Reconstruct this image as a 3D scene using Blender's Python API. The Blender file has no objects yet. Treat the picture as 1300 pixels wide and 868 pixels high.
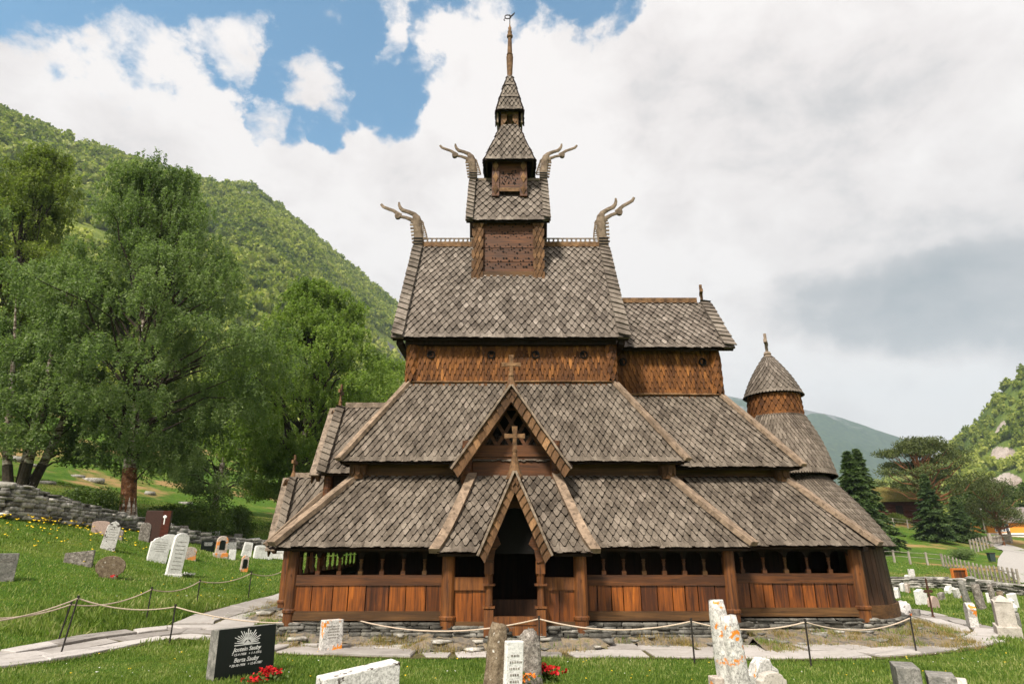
import bpy, math, random
import numpy as np
from mathutils import Vector, Matrix
random.seed(7); RNG = np.random.default_rng(7)
SC = bpy.context.scene; COL = SC.collection
PI = math.pi
# ------------------------------------------------------------------ camera numbers
FPX = 775.0; PITCH = math.radians(18.3); HC = 2.1
CT, ST = math.cos(PITCH), math.sin(PITCH)
def ray(px, py):
    u = px - 650; v = 434 - py
    return u, FPX * CT - v * ST, FPX * ST + v * CT
def at(px, py, Y):
    u, y, z = ray(px, py); s = Y / y
    return Vector((u * s, Y, HC + z * s))
def zt(py, Y): return at(650, py, Y).z
# ------------------------------------------------------------------ terrain height
CP = [(0,655,23),(75,662,26),(150,668,29),(250,690,33),(350,697,37),(-150,640,24),
      (75,825,13.5),(185,789,16.5),(315,757,21),(215,730,24),(290,712,29),(137,732,20),(3,736,17.5),(-150,740,16),
      (1150,715,50),(1100,665,85),(1200,690,72),(1262,692,85),(1258,712,60),(1290,740,41),
      (50,608,45),(330,655,60),(-200,590,45),(200,640,60),(1130,748,33),(1300,744,33),(1400,744,33),(1290,684,115),(1140,655,95),(1240,812,15.3),(1290,806,16.5)]
_pts = []
for px, py, Y in CP:
    p = at(px, py, Y); _pts.append((p.x, p.y, p.z))
_pts += [(-6.5,19,.25),(-6.5,15,.1),(-2,14,.02),(3,14,.02),(8,14.5,0),(10.5,17,0),(12,20,0),(-6,26,.6),(5,27,.3),(12,26,0),(0,12.3,.02),(-7,12,.05),(7,12,.0),
         (0,8,.2),(-9,8,.35),(9,8,.15),(0,0,.42),(-14,0,.8),(14,0,.2),(0,-15,.6),(-25,-10,2),(25,-10,0),(0,60,2.5),(0,110,4),(60,0,-.5),(45,25,-.6),(-45,10,6),(-60,60,14),(-60,110,20),(90,60,0),(70,130,4),(-40,-40,3),(40,-40,0)]
_P = np.array(_pts)
def _tps_fit(P):
    n = len(P); d2 = ((P[:, None, :2] - P[None, :, :2]) ** 2).sum(-1)
    K = 0.5 * d2 * np.log(d2 + 1e-9); K[np.arange(n), np.arange(n)] = 0; K += np.eye(n) * 1.5
    A = np.zeros((n + 3, n + 3)); A[:n, :n] = K; A[:n, n] = 1; A[:n, n+1:] = P[:, :2]; A[n, :n] = 1; A[n+1:, :n] = P[:, :2].T
    b = np.zeros(n + 3); b[:n] = P[:, 2]
    return np.linalg.solve(A, b)
_W = _tps_fit(_P)
def Gn(x, y):
    x = np.asarray(x, float); y = np.asarray(y, float); sh = x.shape
    x = x.ravel(); y = y.ravel(); out = np.empty_like(x)
    for i in range(0, len(x), 20000):
        a, b = x[i:i+20000], y[i:i+20000]
        r = np.hypot(a, b - 20); k = np.where(r > 120, 120 / np.maximum(r, 1), 1)
        aa, bb = a * k, (b - 20) * k + 20
        d2 = (aa[:, None] - _P[None, :, 0]) ** 2 + (bb[:, None] - _P[None, :, 1]) ** 2
        z = (0.5 * d2 * np.log(d2 + 1e-9)) @ _W[:-3] + _W[-3] + _W[-2] * aa + _W[-1] * bb
        f = np.clip((r - 120) / 200, 0, 1); out[i:i+20000] = z * (1 - f) + 4 * f
    return out.reshape(sh)
def G(x, y): return float(Gn(np.array([x]), np.array([y]))[0])
def gp(px, py, y0=6.0, y1=200.0):
    """where the sight line of a photo pixel meets the terrain"""
    u, y, z = ray(px, py)
    Y = np.arange(y0, y1, 0.05); X = u / y * Y; Z = HC + z / y * Y
    g = Gn(X, Y); hit = np.nonzero(Z <= g)[0]
    i = hit[0] if len(hit) else len(Y) - 1
    return Vector((X[i], Y[i], g[i]))
# ------------------------------------------------------------------ object helpers
def tag(o, label=None, cat=None, group=None, kind=None):
    if label: o['label'] = label
    if cat: o['category'] = cat
    if group: o['group'] = group
    if kind: o['kind'] = kind
    return o
def thing(name, label, cat, loc, group=None, rot=(0, 0, 0)):
    o = bpy.data.objects.new(name, None); COL.objects.link(o); o.empty_display_size = .3
    o.location = loc; o.rotation_euler = rot
    return tag(o, label, cat, group)
def V3(a): return Vector((float(a[0]), float(a[1]), float(a[2])))
class MB:
    def __init__(s): s.v = []; s.f = []; s.m = []
    def add(s, vs, fs, mi=0):
        b = len(s.v); s.v += [tuple(map(float, p)) for p in vs]
        s.f += [tuple(b + i for i in f) for f in fs]; s.m += [mi] * len(fs)
    def frame(s, c, ax, ay, az, mi=0, taper=1.0):
        vs = []
        for k in (-1, 1):
            t = taper if k > 0 else 1
            for i, j in ((-1, -1), (1, -1), (1, 1), (-1, 1)):
                vs.append(c + ax * i * t + ay * j * t + az * k)
        s.add(vs, [(0,3,2,1),(4,5,6,7),(0,1,5,4),(1,2,6,5),(2,3,7,6),(3,0,4,7)], mi)
    def box(s, x0, x1, y0, y1, z0, z1, mi=0):
        s.frame(Vector(((x0+x1)/2,(y0+y1)/2,(z0+z1)/2)), Vector(((x1-x0)/2,0,0)), Vector((0,(y1-y0)/2,0)), Vector((0,0,(z1-z0)/2)), mi)
    def beam(s, p0, p1, w, h, up=(0,0,1), mi=0, segs=1, wob=0.0):
        p0, p1 = V3(p0), V3(p1); d = p1 - p0; dn = d.normalized(); up = V3(up)
        side = dn.cross(up); side = side.normalized() if side.length > 1e-6 else Vector((1,0,0)); u = side.cross(dn)
        rings = []
        for k in range(segs + 1):
            c = p0 + d * k / segs + side * random.uniform(-wob, wob) + u * random.uniform(-wob, wob)
            ww = w / 2 * (1 + random.uniform(-wob, wob)); hh = h / 2
            rings.append([c - side*ww - u*hh, c + side*ww - u*hh, c + side*ww + u*hh, c - side*ww + u*hh])
        s.rings(rings, mi)
    def rings(s, rings, mi=0, cap=True):
        n = len(rings[0]); vs = [p for r in rings for p in r]; fs = []
        for k in range(len(rings) - 1):
            for i in range(n):
                j = (i + 1) % n; fs.append((k*n+i, k*n+j, (k+1)*n+j, (k+1)*n+i))
        if cap:
            fs.append(tuple(range(n))[::-1]); fs.append(tuple((len(rings)-1)*n + i for i in range(n)))
        s.add(vs, fs, mi)
    def tube(s, pts, rad, n=8, mi=0, flat=1.0, flatdir=None):
        pts = [V3(p) for p in pts]; rings = []
        ref = V3(flatdir) if flatdir is not None else Vector((0.31, 0.9, 0.2))
        for k, p in enumerate(pts):
            d = (pts[min(k+1, len(pts)-1)] - pts[max(k-1, 0)]).normalized()
            a = ref - d * ref.dot(d)
            if a.length < 1e-4: a = Vector((1,0,0)) - d * d.x
            a.normalize(); b = d.cross(a); r = rad[k] if hasattr(rad, '__len__') else rad
            rings.append([p + a * math.cos(t) * r * flat + b * math.sin(t) * r for t in [2*PI*i/n for i in range(n)]])
        s.rings(rings, mi)
    def lathe(s, prof, c, n=12, mi=0, axis=None, sx=1, sy=1):
        c = V3(c); s.rings([[c + Vector((math.cos(2*PI*i/n)*r*sx, math.sin(2*PI*i/n)*r*sy, z)) for i in range(n)] for r, z in prof], mi)
    def prism(s, pts, off, mi=0):
        """polygon pts (world) pushed along off"""
        pts = [V3(p) for p in pts]; off = V3(off); n = len(pts)
        s.add(pts + [p + off for p in pts], [tuple(range(n))[::-1], tuple(range(n, 2*n))] + [(i, (i+1)%n, n+(i+1)%n, n+i) for i in range(n)], mi)
    def build(s, name, mats, parent=None, org=None, smooth=False, bevel=0, loc=None):
        me = bpy.data.meshes.new(name)
        o0 = V3(org) if org is not None else (parent.location.copy() if parent is not None and parent.get('_w', 1) else Vector((0,0,0)))
        if parent is not None and org is None:
            q = parent
            while q.parent: q = q.parent; o0 = o0 + q.location
        a = np.array(s.v, np.float32) - np.array(o0, np.float32)
        me.from_pydata(a.tolist(), [], s.f)
        for m in (mats if isinstance(mats, (list, tuple)) else [mats]): me.materials.append(m)
        me.polygons.foreach_set('material_index', s.m)
        if smooth: me.polygons.foreach_set('use_smooth', [True]*len(s.f))
        me.update()
        o = bpy.data.objects.new(name, me); COL.objects.link(o)
        if parent is not None: o.parent = parent
        elif org is not None: o.location = o0
        if bevel:
            b = o.modifiers.new('bevel', 'BEVEL'); b.width = bevel; b.segments = 2; b.limit_method = 'ANGLE'
        return o
def np_mesh(name, verts, quads, mats, mi=None, parent=None, smooth=False, loc=None):
    """fast mesh from arrays; quads (n,3) or (n,4)"""
    k = quads.shape[1]; me = bpy.data.meshes.new(name)
    org = np.zeros(3) if loc is None else np.array(loc, float)
    v = (verts - org).astype(np.float32)
    me.vertices.add(len(v)); me.vertices.foreach_set('co', v.ravel())
    me.loops.add(quads.size); me.loops.foreach_set('vertex_index', quads.ravel().astype(np.int32))
    me.polygons.add(len(quads)); me.polygons.foreach_set('loop_start', np.arange(0, quads.size, k, dtype=np.int32))
    for m in (mats if isinstance(mats, (list, tuple)) else [mats]): me.materials.append(m)
    if mi is not None: me.polygons.foreach_set('material_index', mi.astype(np.int32))
    if smooth: me.polygons.foreach_set('use_smooth', np.ones(len(quads), bool))
    me.update(calc_edges=True); me.validate()
    o = bpy.data.objects.new(name, me); COL.objects.link(o)
    if parent is not None: o.parent = parent
    elif loc is not None: o.location = loc
    return o
# ------------------------------------------------------------------ materials
class NT:
    def __init__(s, name, rough=.8, spec=.3):
        s.m = bpy.data.materials.new(name); s.m.use_nodes = True; s.t = s.m.node_tree
        s.b = s.t.nodes['Principled BSDF']; s.b.inputs['Roughness'].default_value = rough
        s.b.inputs['Specular IOR Level'].default_value = spec
    def n(s, typ, **kw):
        o = s.t.nodes.new(typ)
        for k, v in kw.items():
            if k in o.inputs: o.inputs[k].default_value = v
            else: setattr(o, k, v)
        return o
    def l(s, a, b): s.t.links.new(a, b); return s
    def coord(s, scale=(1,1,1), obj=False, rot=(0,0,0)):
        g = s.n('ShaderNodeTexCoord') if obj else s.n('ShaderNodeNewGeometry')
        mp = s.n('ShaderNodeMapping'); mp.inputs['Scale'].default_value = scale; mp.inputs['Rotation'].default_value = rot
        s.l(g.outputs['Object' if obj else 'Position'], mp.inputs[0]); return mp.outputs[0]
    def noise(s, co, scale=5, detail=4, rough=.55, dist=0):
        t = s.n('ShaderNodeTexNoise'); t.inputs['Scale'].default_value = scale; t.inputs['Detail'].default_value = detail
        t.inputs['Roughness'].default_value = rough; t.inputs['Distortion'].default_value = dist
        s.l(co, t.inputs['Vector']); return t.outputs['Fac']
    def island(s): return s.n('ShaderNodeNewGeometry').outputs['Random Per Island']
    def ramp(s, fac, stops, interp='LINEAR'):
        r = s.n('ShaderNodeValToRGB'); e = r.color_ramp.elements; r.color_ramp.interpolation = interp
        while len(e) < len(stops): e.new(.5)
        for x, (p, c) in zip(e, stops): x.position = p; x.color = (*c, 1) if len(c) == 3 else c
        s.l(fac, r.inputs[0]); return r.outputs[0]
    def mix(s, fac, a, b, mode='MIX'):
        m = s.n('ShaderNodeMix', data_type='RGBA', blend_type=mode)
        for i, x in ((0, fac), (6, a), (7, b)):
            if isinstance(x, (int, float)): m.inputs[i].default_value = x
            elif isinstance(x, tuple): m.inputs[i].default_value = (*x, 1)
            else: s.l(x, m.inputs[i])
        return m.outputs[2]
    def math(s, op, a, b=0.0, clamp=False):
        m = s.n('ShaderNodeMath', operation=op, use_clamp=clamp)
        for i, x in ((0, a), (1, b)):
            if isinstance(x, (int, float)): m.inputs[i].default_value = x
            else: s.l(x, m.inputs[i])
        return m.outputs[0]
    def col(s, c): s.l(c, s.b.inputs['Base Color']); return s
    def bump(s, h, strength=.5, dist=.02):
        b = s.n('ShaderNodeBump', Strength=strength, Distance=dist); s.l(h, b.inputs['Height']); s.l(b.outputs[0], s.b.inputs['Normal']); return s
MAT = {}
def wood(key, dark, mid, light, stretch, tar=.5, rough=.7, spec=.25, island=.5, grain=1.0, bumpd=.012):
    t = NT(key, rough, spec); c = t.coord(stretch)
    g = t.noise(c, 6 * grain, 6, .65, .4); big = t.noise(t.coord((1,1,1)), 1.1, 4, .6, .3)
    isl = t.island()
    f = t.math('ADD', t.math('MULTIPLY', g, .75), t.math('MULTIPLY', isl, island * .5))
    f = t.math('ADD', f, t.math('MULTIPLY', big, .35)); f = t.math('SUBTRACT', f, .27 + island * .2)
    base = t.ramp(f, [(.2, dark), (.48, mid), (.78, light)])
    fine = t.noise(c, 30 * grain, 3, .7)
    crack = t.ramp(t.noise(c, 11 * grain, 2, .5, .2), [(.36, (.25,.25,.25)), (.43, (1,1,1))])
    base = t.mix(.55, base, crack, 'MULTIPLY')
    base = t.mix(t.math('MULTIPLY', t.ramp(t.noise(t.coord(tuple(.6*q for q in stretch)), 2.4, 5, .65), [(.5,(0,0,0)),(.68,(1,1,1))]), tar), base, tuple(x * .5 for x in dark))
    t.col(base); t.bump(t.math('ADD', g, t.math('MULTIPLY', fine, .5)), .6, bumpd); MAT[key] = t.m
HZ, VT = (.12, 1.6, 2.2), (2.2, 2.2, .14)
wood('panel_wood', (.06,.018,.006), (.3,.085,.011), (.8,.26,.026), VT, .6, .45, .4, .42)
wood('rail_wood', (.055,.02,.007), (.16,.056,.014), (.29,.108,.024), HZ, .35, .6, .35, .2)
wood('sill_wood', (.065,.032,.012), (.17,.082,.027), (.29,.145,.046), HZ, .5, .7, .3, .2)
wood('post_wood', (.07,.024,.008), (.25,.088,.018), (.45,.17,.035), VT, .5, .6, .35, .3)
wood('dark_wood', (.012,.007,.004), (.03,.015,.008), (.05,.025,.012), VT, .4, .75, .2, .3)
wood('grey_wood', (.15,.115,.085), (.38,.295,.225), (.55,.45,.36), (.9,.9,.9), .15, .8, .2, .2)
wood('hip_wood', (.16,.115,.08), (.37,.27,.19), (.52,.41,.31), (.9,.9,.9), .1, .8, .2, .15)
wood('carved_wood', (.11,.08,.055), (.3,.23,.165), (.46,.37,.28), (1,1,1), .3, .8, .2, .3)
wood('gold_wood', (.09,.045,.02), (.28,.16,.075), (.48,.31,.17), (1,1,1), .3, .75, .25, .3)
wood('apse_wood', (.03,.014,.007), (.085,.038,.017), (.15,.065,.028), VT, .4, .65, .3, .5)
wood('rust_red_wood', (.05,.012,.006), (.1,.025,.012), (.15,.04,.02), HZ, .3, .8, .2, .3)
wood('picket_wood', (.22,.19,.16), (.42,.38,.33), (.58,.54,.48), (1,1,.2), .1, .9, .1, .4)
def shingle_mat(key, dark, mid, light, pale, palepos=.86, streak=(1,1,1)):
    t = NT(key, .82, .22); isl = t.island(); c = t.coord((1,1,1))
    n1 = t.noise(c, .55, 4, .6); n2 = t.noise(t.coord((5,5,1.3)), 5, 5, .65)
    f = t.math('ADD', t.math('MULTIPLY', isl, .4), t.math('MULTIPLY', n1, .62)); f = t.math('ADD', f, t.math('MULTIPLY', n2, .35)); f = t.math('SUBTRACT', f, .2)
    base = t.ramp(f, [(.15, dark), (.48, mid), (.85, light)])
    base = t.mix(t.ramp(isl, [(palepos, (0,0,0)), (palepos + .06, (.8,.8,.8))]), base, pale)
    base = t.mix(t.ramp(t.noise(t.coord((6,6,1)), 9, 4, .7), [(.38,(.45,.45,.45)),(.52,(0,0,0))]), base, tuple(x * .45 for x in dark))
    st = t.ramp(t.noise(t.coord((1.8,1.8,.2)), 1.7, 6, .7), [(.36,(.5,.48,.45)),(.55,(1,1,1)),(.7,(1.12,1.1,1.08))]); base = t.mix(.9, base, st, 'MULTIPLY')
    lich = t.ramp(t.noise(c, 14, 5, .7), [(.6,(0,0,0)),(.7,(.55,.55,.55))]); base = t.mix(lich, base, tuple(min(.6, x * 1.35) for x in light))
    t.col(base); t.bump(n2, .6, .012); MAT[key] = t.m
shingle_mat('roof_shingle', (.07,.055,.042), (.155,.127,.1), (.25,.21,.168), (.27,.22,.18), .96)
shingle_mat('high_roof_shingle', (.08,.064,.052), (.18,.15,.124), (.285,.245,.208), (.34,.29,.25), .94)
shingle_mat('wall_shingle', (.05,.021,.01), (.17,.068,.021), (.34,.135,.035), (.42,.18,.05), .95)
shingle_mat('verge_shingle', (.055,.03,.015), (.135,.07,.032), (.24,.135,.066), (.36,.2,.095), .88)
def flat(key, c, rough=.8, spec=.2, n=.25, sc=20, metal=0):
    t = NT(key, rough, spec); f = t.noise(t.coord(), sc, 4, .6)
    t.col(t.ramp(f, [(.3, tuple(x*(1-n) for x in c)), (.7, tuple(min(1, x*(1+n)) for x in c))])); t.b.inputs['Metallic'].default_value = metal
    t.bump(f, .3, .01); MAT[key] = t.m
flat('hole_dark', (.006,.005,.004)); flat('iron', (.035,.03,.028), .55, .4, .3, 30, .4); flat('rusty_iron', (.07,.035,.022), .8, .2, .5, 25)  # hole_dark: near-black colour standing in for shade in holes and gaps
flat('rope', (.52,.42,.33), .9, .1, .3, 60); flat('black_granite', (.006,.009,.007), .4, .25, .3, 120); flat('engraving', (.62,.62,.6))
flat('yellow_paint', (.85,.33,.05), .6); flat('white_paint', (.78,.78,.76), .6, .3, .05); flat('slate_roof', (.2,.17,.16), .8)
flat('window_glass', (.05,.06,.08), .1, .6); flat('orange_wood', (.5,.15,.03), .7); flat('bin_green', (.02,.04,.035), .4, .5)
flat('turf', (.16,.14,.045), .95, .1, .35, 3); flat('petal_red', (.5,.008,.012), .6, .3, .3, 40); flat('petal_orange', (.75,.2,.02), .6, .3, .3, 40)
flat('petal_white', (.75,.74,.7), .6); flat('petal_yellow', (.75,.5,.02), .6); flat('leaf_dark', (.03,.07,.02), .7, .2, .4, 30)
flat('brown_board', (.045,.02,.014), .5, .3); flat('pink_stone', (.42,.31,.27), .8, .2, .25, 25)
flat('gravel_road', (.36,.34,.32), .9, .1, .1, 6); flat('bark_pine', (.2,.09,.045), .9, .1, .4, 8); flat('bark_dark', (.05,.04,.03), .9, .1, .4, 8)
def stone_mat(key, a, b, c, spots=None, spot_amt=.6, sc=9, crack=False, dark=.5):
    t = NT(key, .88, .2); co = t.coord((1,1,1), True)
    n = t.noise(co, sc, 6, .65, .2); base = t.ramp(n, [(.32, a), (.5, b), (.68, c)])
    base = t.mix(t.math('MULTIPLY', t.ramp(t.noise(co, sc * 3.1, 5, .7), [(.5,(0,0,0)),(.6,(1,1,1))]), dark), base, tuple(x * .5 for x in a))
    if crack:
        vo = t.n('ShaderNodeTexVoronoi', feature='DISTANCE_TO_EDGE'); vo.inputs['Scale'].default_value = 7; 
        t.l(t.mix(.12, co, t.n('ShaderNodeTexNoise', Scale=6.0).outputs['Color']), vo.inputs['Vector'])
        base = t.mix(t.ramp(vo.outputs['Distance'], [(.0,(.8,.8,.8)),(.035,(0,0,0))]), base, (.12,.11,.1))
    if key in ('wall_stone', 'foundation_stone'): base = t.mix(1.0, base, t.ramp(t.island(), [(0,(.4,.39,.37)),(.5,(1,1,1)),(1,(1.7,1.68,1.64))]), 'MULTIPLY')
    if spots:
        base = t.mix(t.ramp(t.noise(co, sc * .55, 4, .6), [(spot_amt,(0,0,0)),(spot_amt+.03,(1,1,1))]), base, spots)
    base = t.mix(t.ramp(t.noise(co, 38, 4, .75), [(.56,(0,0,0)),(.62,(.6,.6,.6))]), base, tuple(x*.35 for x in b))
    t.col(base); t.bump(t.noise(co, sc * 2.5, 6, .7), .6, .02); MAT[key] = t.m
stone_mat('white_marble', (.58,.57,.55), (.75,.74,.72), (.83,.82,.8), None, sc=5, dark=.3)
stone_mat('lichen_marble', (.42,.4,.38), (.62,.6,.57), (.74,.72,.69), (.72,.24,.02), .57, 7, True, .55)
stone_mat('grey_stone', (.12,.12,.11), (.22,.21,.19), (.34,.32,.3), None, sc=8)
stone_mat('rough_stone', (.1,.09,.08), (.25,.22,.19), (.48,.44,.4), None, sc=10, dark=.7)
stone_mat('speckled_stone', (.1,.07,.045), (.2,.15,.1), (.3,.24,.17), (.6,.56,.5), .64, 16)
stone_mat('wall_stone', (.1,.095,.085), (.24,.23,.205), (.45,.43,.4), (.3,.17,.09), .72, 3, dark=.4)
stone_mat('white_rough_stone', (.45,.43,.41), (.66,.64,.62), (.8,.78,.76), (.06,.045,.035), .6, 12)
stone_mat('orange_lichen_stone', (.36,.3,.26), (.5,.42,.37), (.6,.54,.48), (.7,.26,.06), .52, 6)
stone_mat('cream_stone', (.36,.32,.28), (.48,.44,.39), (.58,.53,.48), (.66,.24,.05), .7, 5, dark=.15)
def slab_mat():
    t = NT('flagstone', .85, .25); c = t.coord(); isl = t.island()
    f = t.math('ADD', t.math('MULTIPLY', isl, .55), t.math('MULTIPLY', t.noise(c, 2.2, 6, .65), .7))
    base = t.ramp(f, [(.3, (.2,.18,.165)), (.6, (.34,.315,.295)), (.9, (.45,.42,.4))])
    base = t.mix(t.ramp(t.noise(c, 9, 6, .7), [(.55,(0,0,0)),(.7,(.5,.5,.5))]), base, (.2,.16,.12))
    t.col(base); t.bump(t.noise(c, 8, 8, .7), .5, .03); MAT['flagstone'] = t.m
slab_mat()
stone_mat('foundation_stone', (.05,.048,.045), (.12,.115,.1), (.24,.23,.21), sc=3, dark=.4)
def ground_mats():
    t = NT('lawn', .95, .1); c = t.coord()
    big = t.noise(c, .18, 5, .6); mid = t.noise(c, 1.3, 5, .65); fine = t.noise(c, 22, 5, .7)
    f = t.math('ADD', t.math('MULTIPLY', big, .5), t.math('MULTIPLY', mid, .5))
    a = t.ramp(f, [(.35, (.045,.1,.01)), (.5, (.085,.16,.017)), (.66, (.17,.2,.035))])
    a = t.mix(t.ramp(fine, [(.35,(.7,.7,.7)),(.6,(0,0,0))]), a, (.018,.045,.006))
    dirt = t.ramp(t.noise(t.coord((1,1,1)), .11, 6, .62), [(.52,(0,0,0)),(.6,(1,1,1))])
    # dry earth only on the pastures away from the churchyard
    g = t.n('ShaderNodeNewGeometry'); sx = t.n('ShaderNodeSeparateXYZ'); t.l(g.outputs['Position'], sx.inputs[0])
    far = t.math('MULTIPLY', t.math('SUBTRACT', sx.outputs['Y'], 36), .08, True)
    a = t.mix(t.math('MULTIPLY', dirt, t.math('MULTIPLY', far, .7)), a, (.38,.22,.11))
    t.col(a); t.bump(fine, 1, .06); MAT['lawn'] = t.m
    t = NT('rubble_soil', .95, .1); c = t.coord(); f = t.noise(c, 3.5, 7, .7)
    a = t.ramp(f, [(.3, (.07,.062,.052)), (.45, (.17,.15,.125)), (.56, (.27,.21,.14)), (.64, (.16,.15,.07)), (.76,(.08,.11,.03))])
    t.col(a); t.bump(t.noise(c, 12, 8, .75), 1, .05); MAT['rubble_soil'] = t.m
ground_mats()
def leafm(key, cols, trans=.35, clump=.35, iw=.42):
    t = NT(key, .55, .25); isl = t.island(); n = t.noise(t.coord(), clump, 3, .6)
    f = t.math('ADD', t.math('MULTIPLY', isl, iw), t.math('MULTIPLY', n, 1.25)); f = t.math('SUBTRACT', f, .13 + iw*.5)
    c = t.ramp(f, [(i / (len(cols)-1) * .8 + .1, k) for i, k in enumerate(cols)]); t.col(c)
    tr = t.n('ShaderNodeBsdfTranslucent'); t.l(t.mix(1.0, c, (1.0,1.15,.6), 'MULTIPLY'), tr.inputs[0])
    mx = t.n('ShaderNodeMixShader'); mx.inputs[0].default_value = trans
    t.l(t.b.outputs[0], mx.inputs[1]); t.l(tr.outputs[0], mx.inputs[2]); t.l(mx.outputs[0], t.t.nodes['Material Output'].inputs[0]); MAT[key] = t.m
leafm('birch_leaf', [(.065,.108,.035),(.165,.23,.08),(.31,.38,.16)], .5)
leafm('pale_birch_leaf', [(.1,.16,.03),(.2,.285,.055),(.34,.42,.11)], .5)
leafm('yellow_birch_leaf', [(.09,.13,.025),(.19,.24,.05),(.3,.34,.08)], .48)
leafm('spruce_needle', [(.03,.06,.02),(.07,.115,.035),(.13,.18,.055)], .25)
leafm('pine_needle', [(.045,.065,.015),(.08,.1,.028),(.12,.145,.04)], .2)
leafm('shrub_leaf', [(.04,.07,.014),(.075,.12,.024),(.13,.18,.04)], .4)
leafm('grass_blade', [(.06,.115,.014),(.14,.22,.034),(.24,.31,.07),(.42,.42,.18)], .5, .45, .6)
leafm('dry_grass', [(.12,.13,.03),(.3,.22,.08),(.42,.3,.13)], .3, .6)
leafm('forest_leaf', [(.075,.12,.014),(.17,.22,.028),(.32,.36,.055),(.46,.48,.13)], .4, .014, .5)
def birch_bark():
    t = NT('birch_bark', .8, .2); c = t.coord((1,1,2.5)); n = t.noise(c, 2.2, 6, .7)
    t.col(t.ramp(n, [(.42,(.05,.035,.025)),(.5,(.22,.17,.13)),(.6,(.5,.46,.42))])); t.bump(n, .8, .05); MAT['birch_bark'] = t.m
    t = NT('birch_foot_bark', .85, .2); c = t.coord((1,1,1.2)); n = t.noise(c, 3.5, 6, .7)
    t.col(t.ramp(n, [(.4,(.06,.025,.012)),(.55,(.18,.075,.03)),(.66,(.3,.22,.16))])); t.bump(n, .8, .05); MAT['birch_foot_bark'] = t.m
birch_bark()
def rock_hill(key, greens, rocks, thr, rocksc):
    t = NT(key, .95, .1); c = t.coord(); n = t.noise(c, .05, 7, .65)
    g = t.ramp(n, [(.3, greens[0]), (.5, greens[1]), (.7, greens[2])])
    r = t.ramp(t.noise(t.coord((1,1,.35)), .07, 8, .7), [(.35, rocks[0]), (.5, rocks[1]), (.7, rocks[2])])
    geo = t.n('ShaderNodeAttribute', attribute_name='rock')
    m = t.math('ADD', geo.outputs['Fac'], t.math('MULTIPLY', t.math('SUBTRACT', t.noise(c, rocksc, 6, .7), .5), 2.0))
    t.col(t.mix(t.ramp(m, [(thr, (0,0,0)), (thr+.08, (1,1,1))]), g, r)); t.bump(t.noise(c, .25, 6, .7), 1, 1.5); MAT[key] = t.m
rock_hill('hill_left', [(.07,.1,.02),(.13,.17,.03),(.22,.25,.05)], [(.06,.065,.06),(.13,.13,.125),(.25,.24,.23)], .5, .03)
rock_hill('hill_right', [(.06,.1,.02),(.12,.17,.03),(.18,.23,.05)], [(.3,.24,.2),(.45,.38,.34),(.56,.49,.45)], .6, .02)
rock_hill('far_mountain', [(.025,.045,.03),(.04,.07,.04),(.08,.11,.05)], [(.09,.1,.1),(.14,.15,.15),(.2,.2,.2)], .62, .004)
# ================================================================== THE CHURCH
YC = 19.7
church = thing('stave_church', 'tarred timber stave church with tiered shingled roofs, dragon heads and slender spire', 'church', (0, YC, 0))
M = MAT
def shingles(mb, O, U, V, H, left, right, w=.175, e=.175, h=None, th=.028, lift=.062, tip=.12, mi=0, verge=False, eave=True, gap=.91, smi=None):
    gap = gap * .95
    O, U, V = V3(O), V3(U).normalized(), V3(V).normalized(); N = U.cross(V)
    h = h or e; L = 2.3 * e; rows = int(math.ceil(H / e))
    for k in range(-1 if eave else 0, rows):
        y0 = max(k, 0) * e - .03; par = k % 2
        lo, hi = left(max(0, min(H, y0))), right(max(0, min(H, y0)))
        i0 = int(math.floor(lo / w)) - 1; i1 = int(math.ceil(hi / w)) + 1
        for i in range(i0, i1 + 1):
            cx = (i + (.5 if par else 0)) * w
            if verge:
                if i != i0: continue
                cx = (lo + hi) / 2; ww = hi - lo
                out = [(-.5*ww, L), (-.5*ww, verge*.5*e), (0, .05*e), (.5*ww, -verge*.5*e), (.5*ww, L)]
            else:
                if cx < lo - .12 * w or cx > hi + .12 * w: continue
                ww = w * gap * random.uniform(.9, 1.04); tp = (tip if k > 0 else .3) * w; hh = h if k > 0 else h * .55
                out = [(-.5*ww, L), (-.5*ww, hh), (-tp, .06*e), (0, 0), (tp, .06*e), (.5*ww, hh), (.5*ww, L)]
            jx, jy, jl = random.uniform(-.01, .01), random.gauss(0, .011), random.uniform(-.008, .016)
            rot = random.gauss(0, .02); top = []; bot = []
            for x, y in out:
                Y = y0 + y + jy; X = cx + jx + x + rot * y
                Yc = max(-.08, min(H + .01, Y)); X = max(left(max(0, min(H, Yc))), min(right(max(0, min(H, Yc))), X))
                l = (lift + jl) * (1 - y / L)
                p = O + U * X + V * Yc + N * l
                bot.append(p); top.append(p + N * th)
            n = len(out); b = n
            mb.add(bot + top, [tuple(range(n, 2*n))] + [(j, j+1, n+j+1, n+j) for j in range(n-1)], mi)
            if smi is not None: mb.m[-(n-1):] = [smi] * (n-1)  # dark tarred ends, also painting shade into the shingle gaps
def trap(mb, p0, p1, q1, q0, w=.175, e=.175, mi=0, dmi=1, deck=.07, **kw):
    """shingled planar roof: p0->p1 along the eave (seen from outside left to right), q0/q1 above"""
    p0, p1, q0, q1 = V3(p0), V3(p1), V3(q0), V3(q1)
    U = (p1 - p0).normalized(); m = q0 - p0; V = (m - U * m.dot(U)); H = V.length; V.normalize(); N = U.cross(V)
    W = (p1 - p0).length; a = (q0 - p0).dot(U); b = (q1 - p0).dot(U)
    mid = W / 2
    shingles(mb, p0 + U * mid, U, V, H, lambda v: a * v / H - mid, lambda v: W + (b - W) * v / H - mid, w, e, mi=mi, smi=dmi, **kw)
    mb.prism([p0, p1, q1, q0], -N * deck, dmi)
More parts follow.
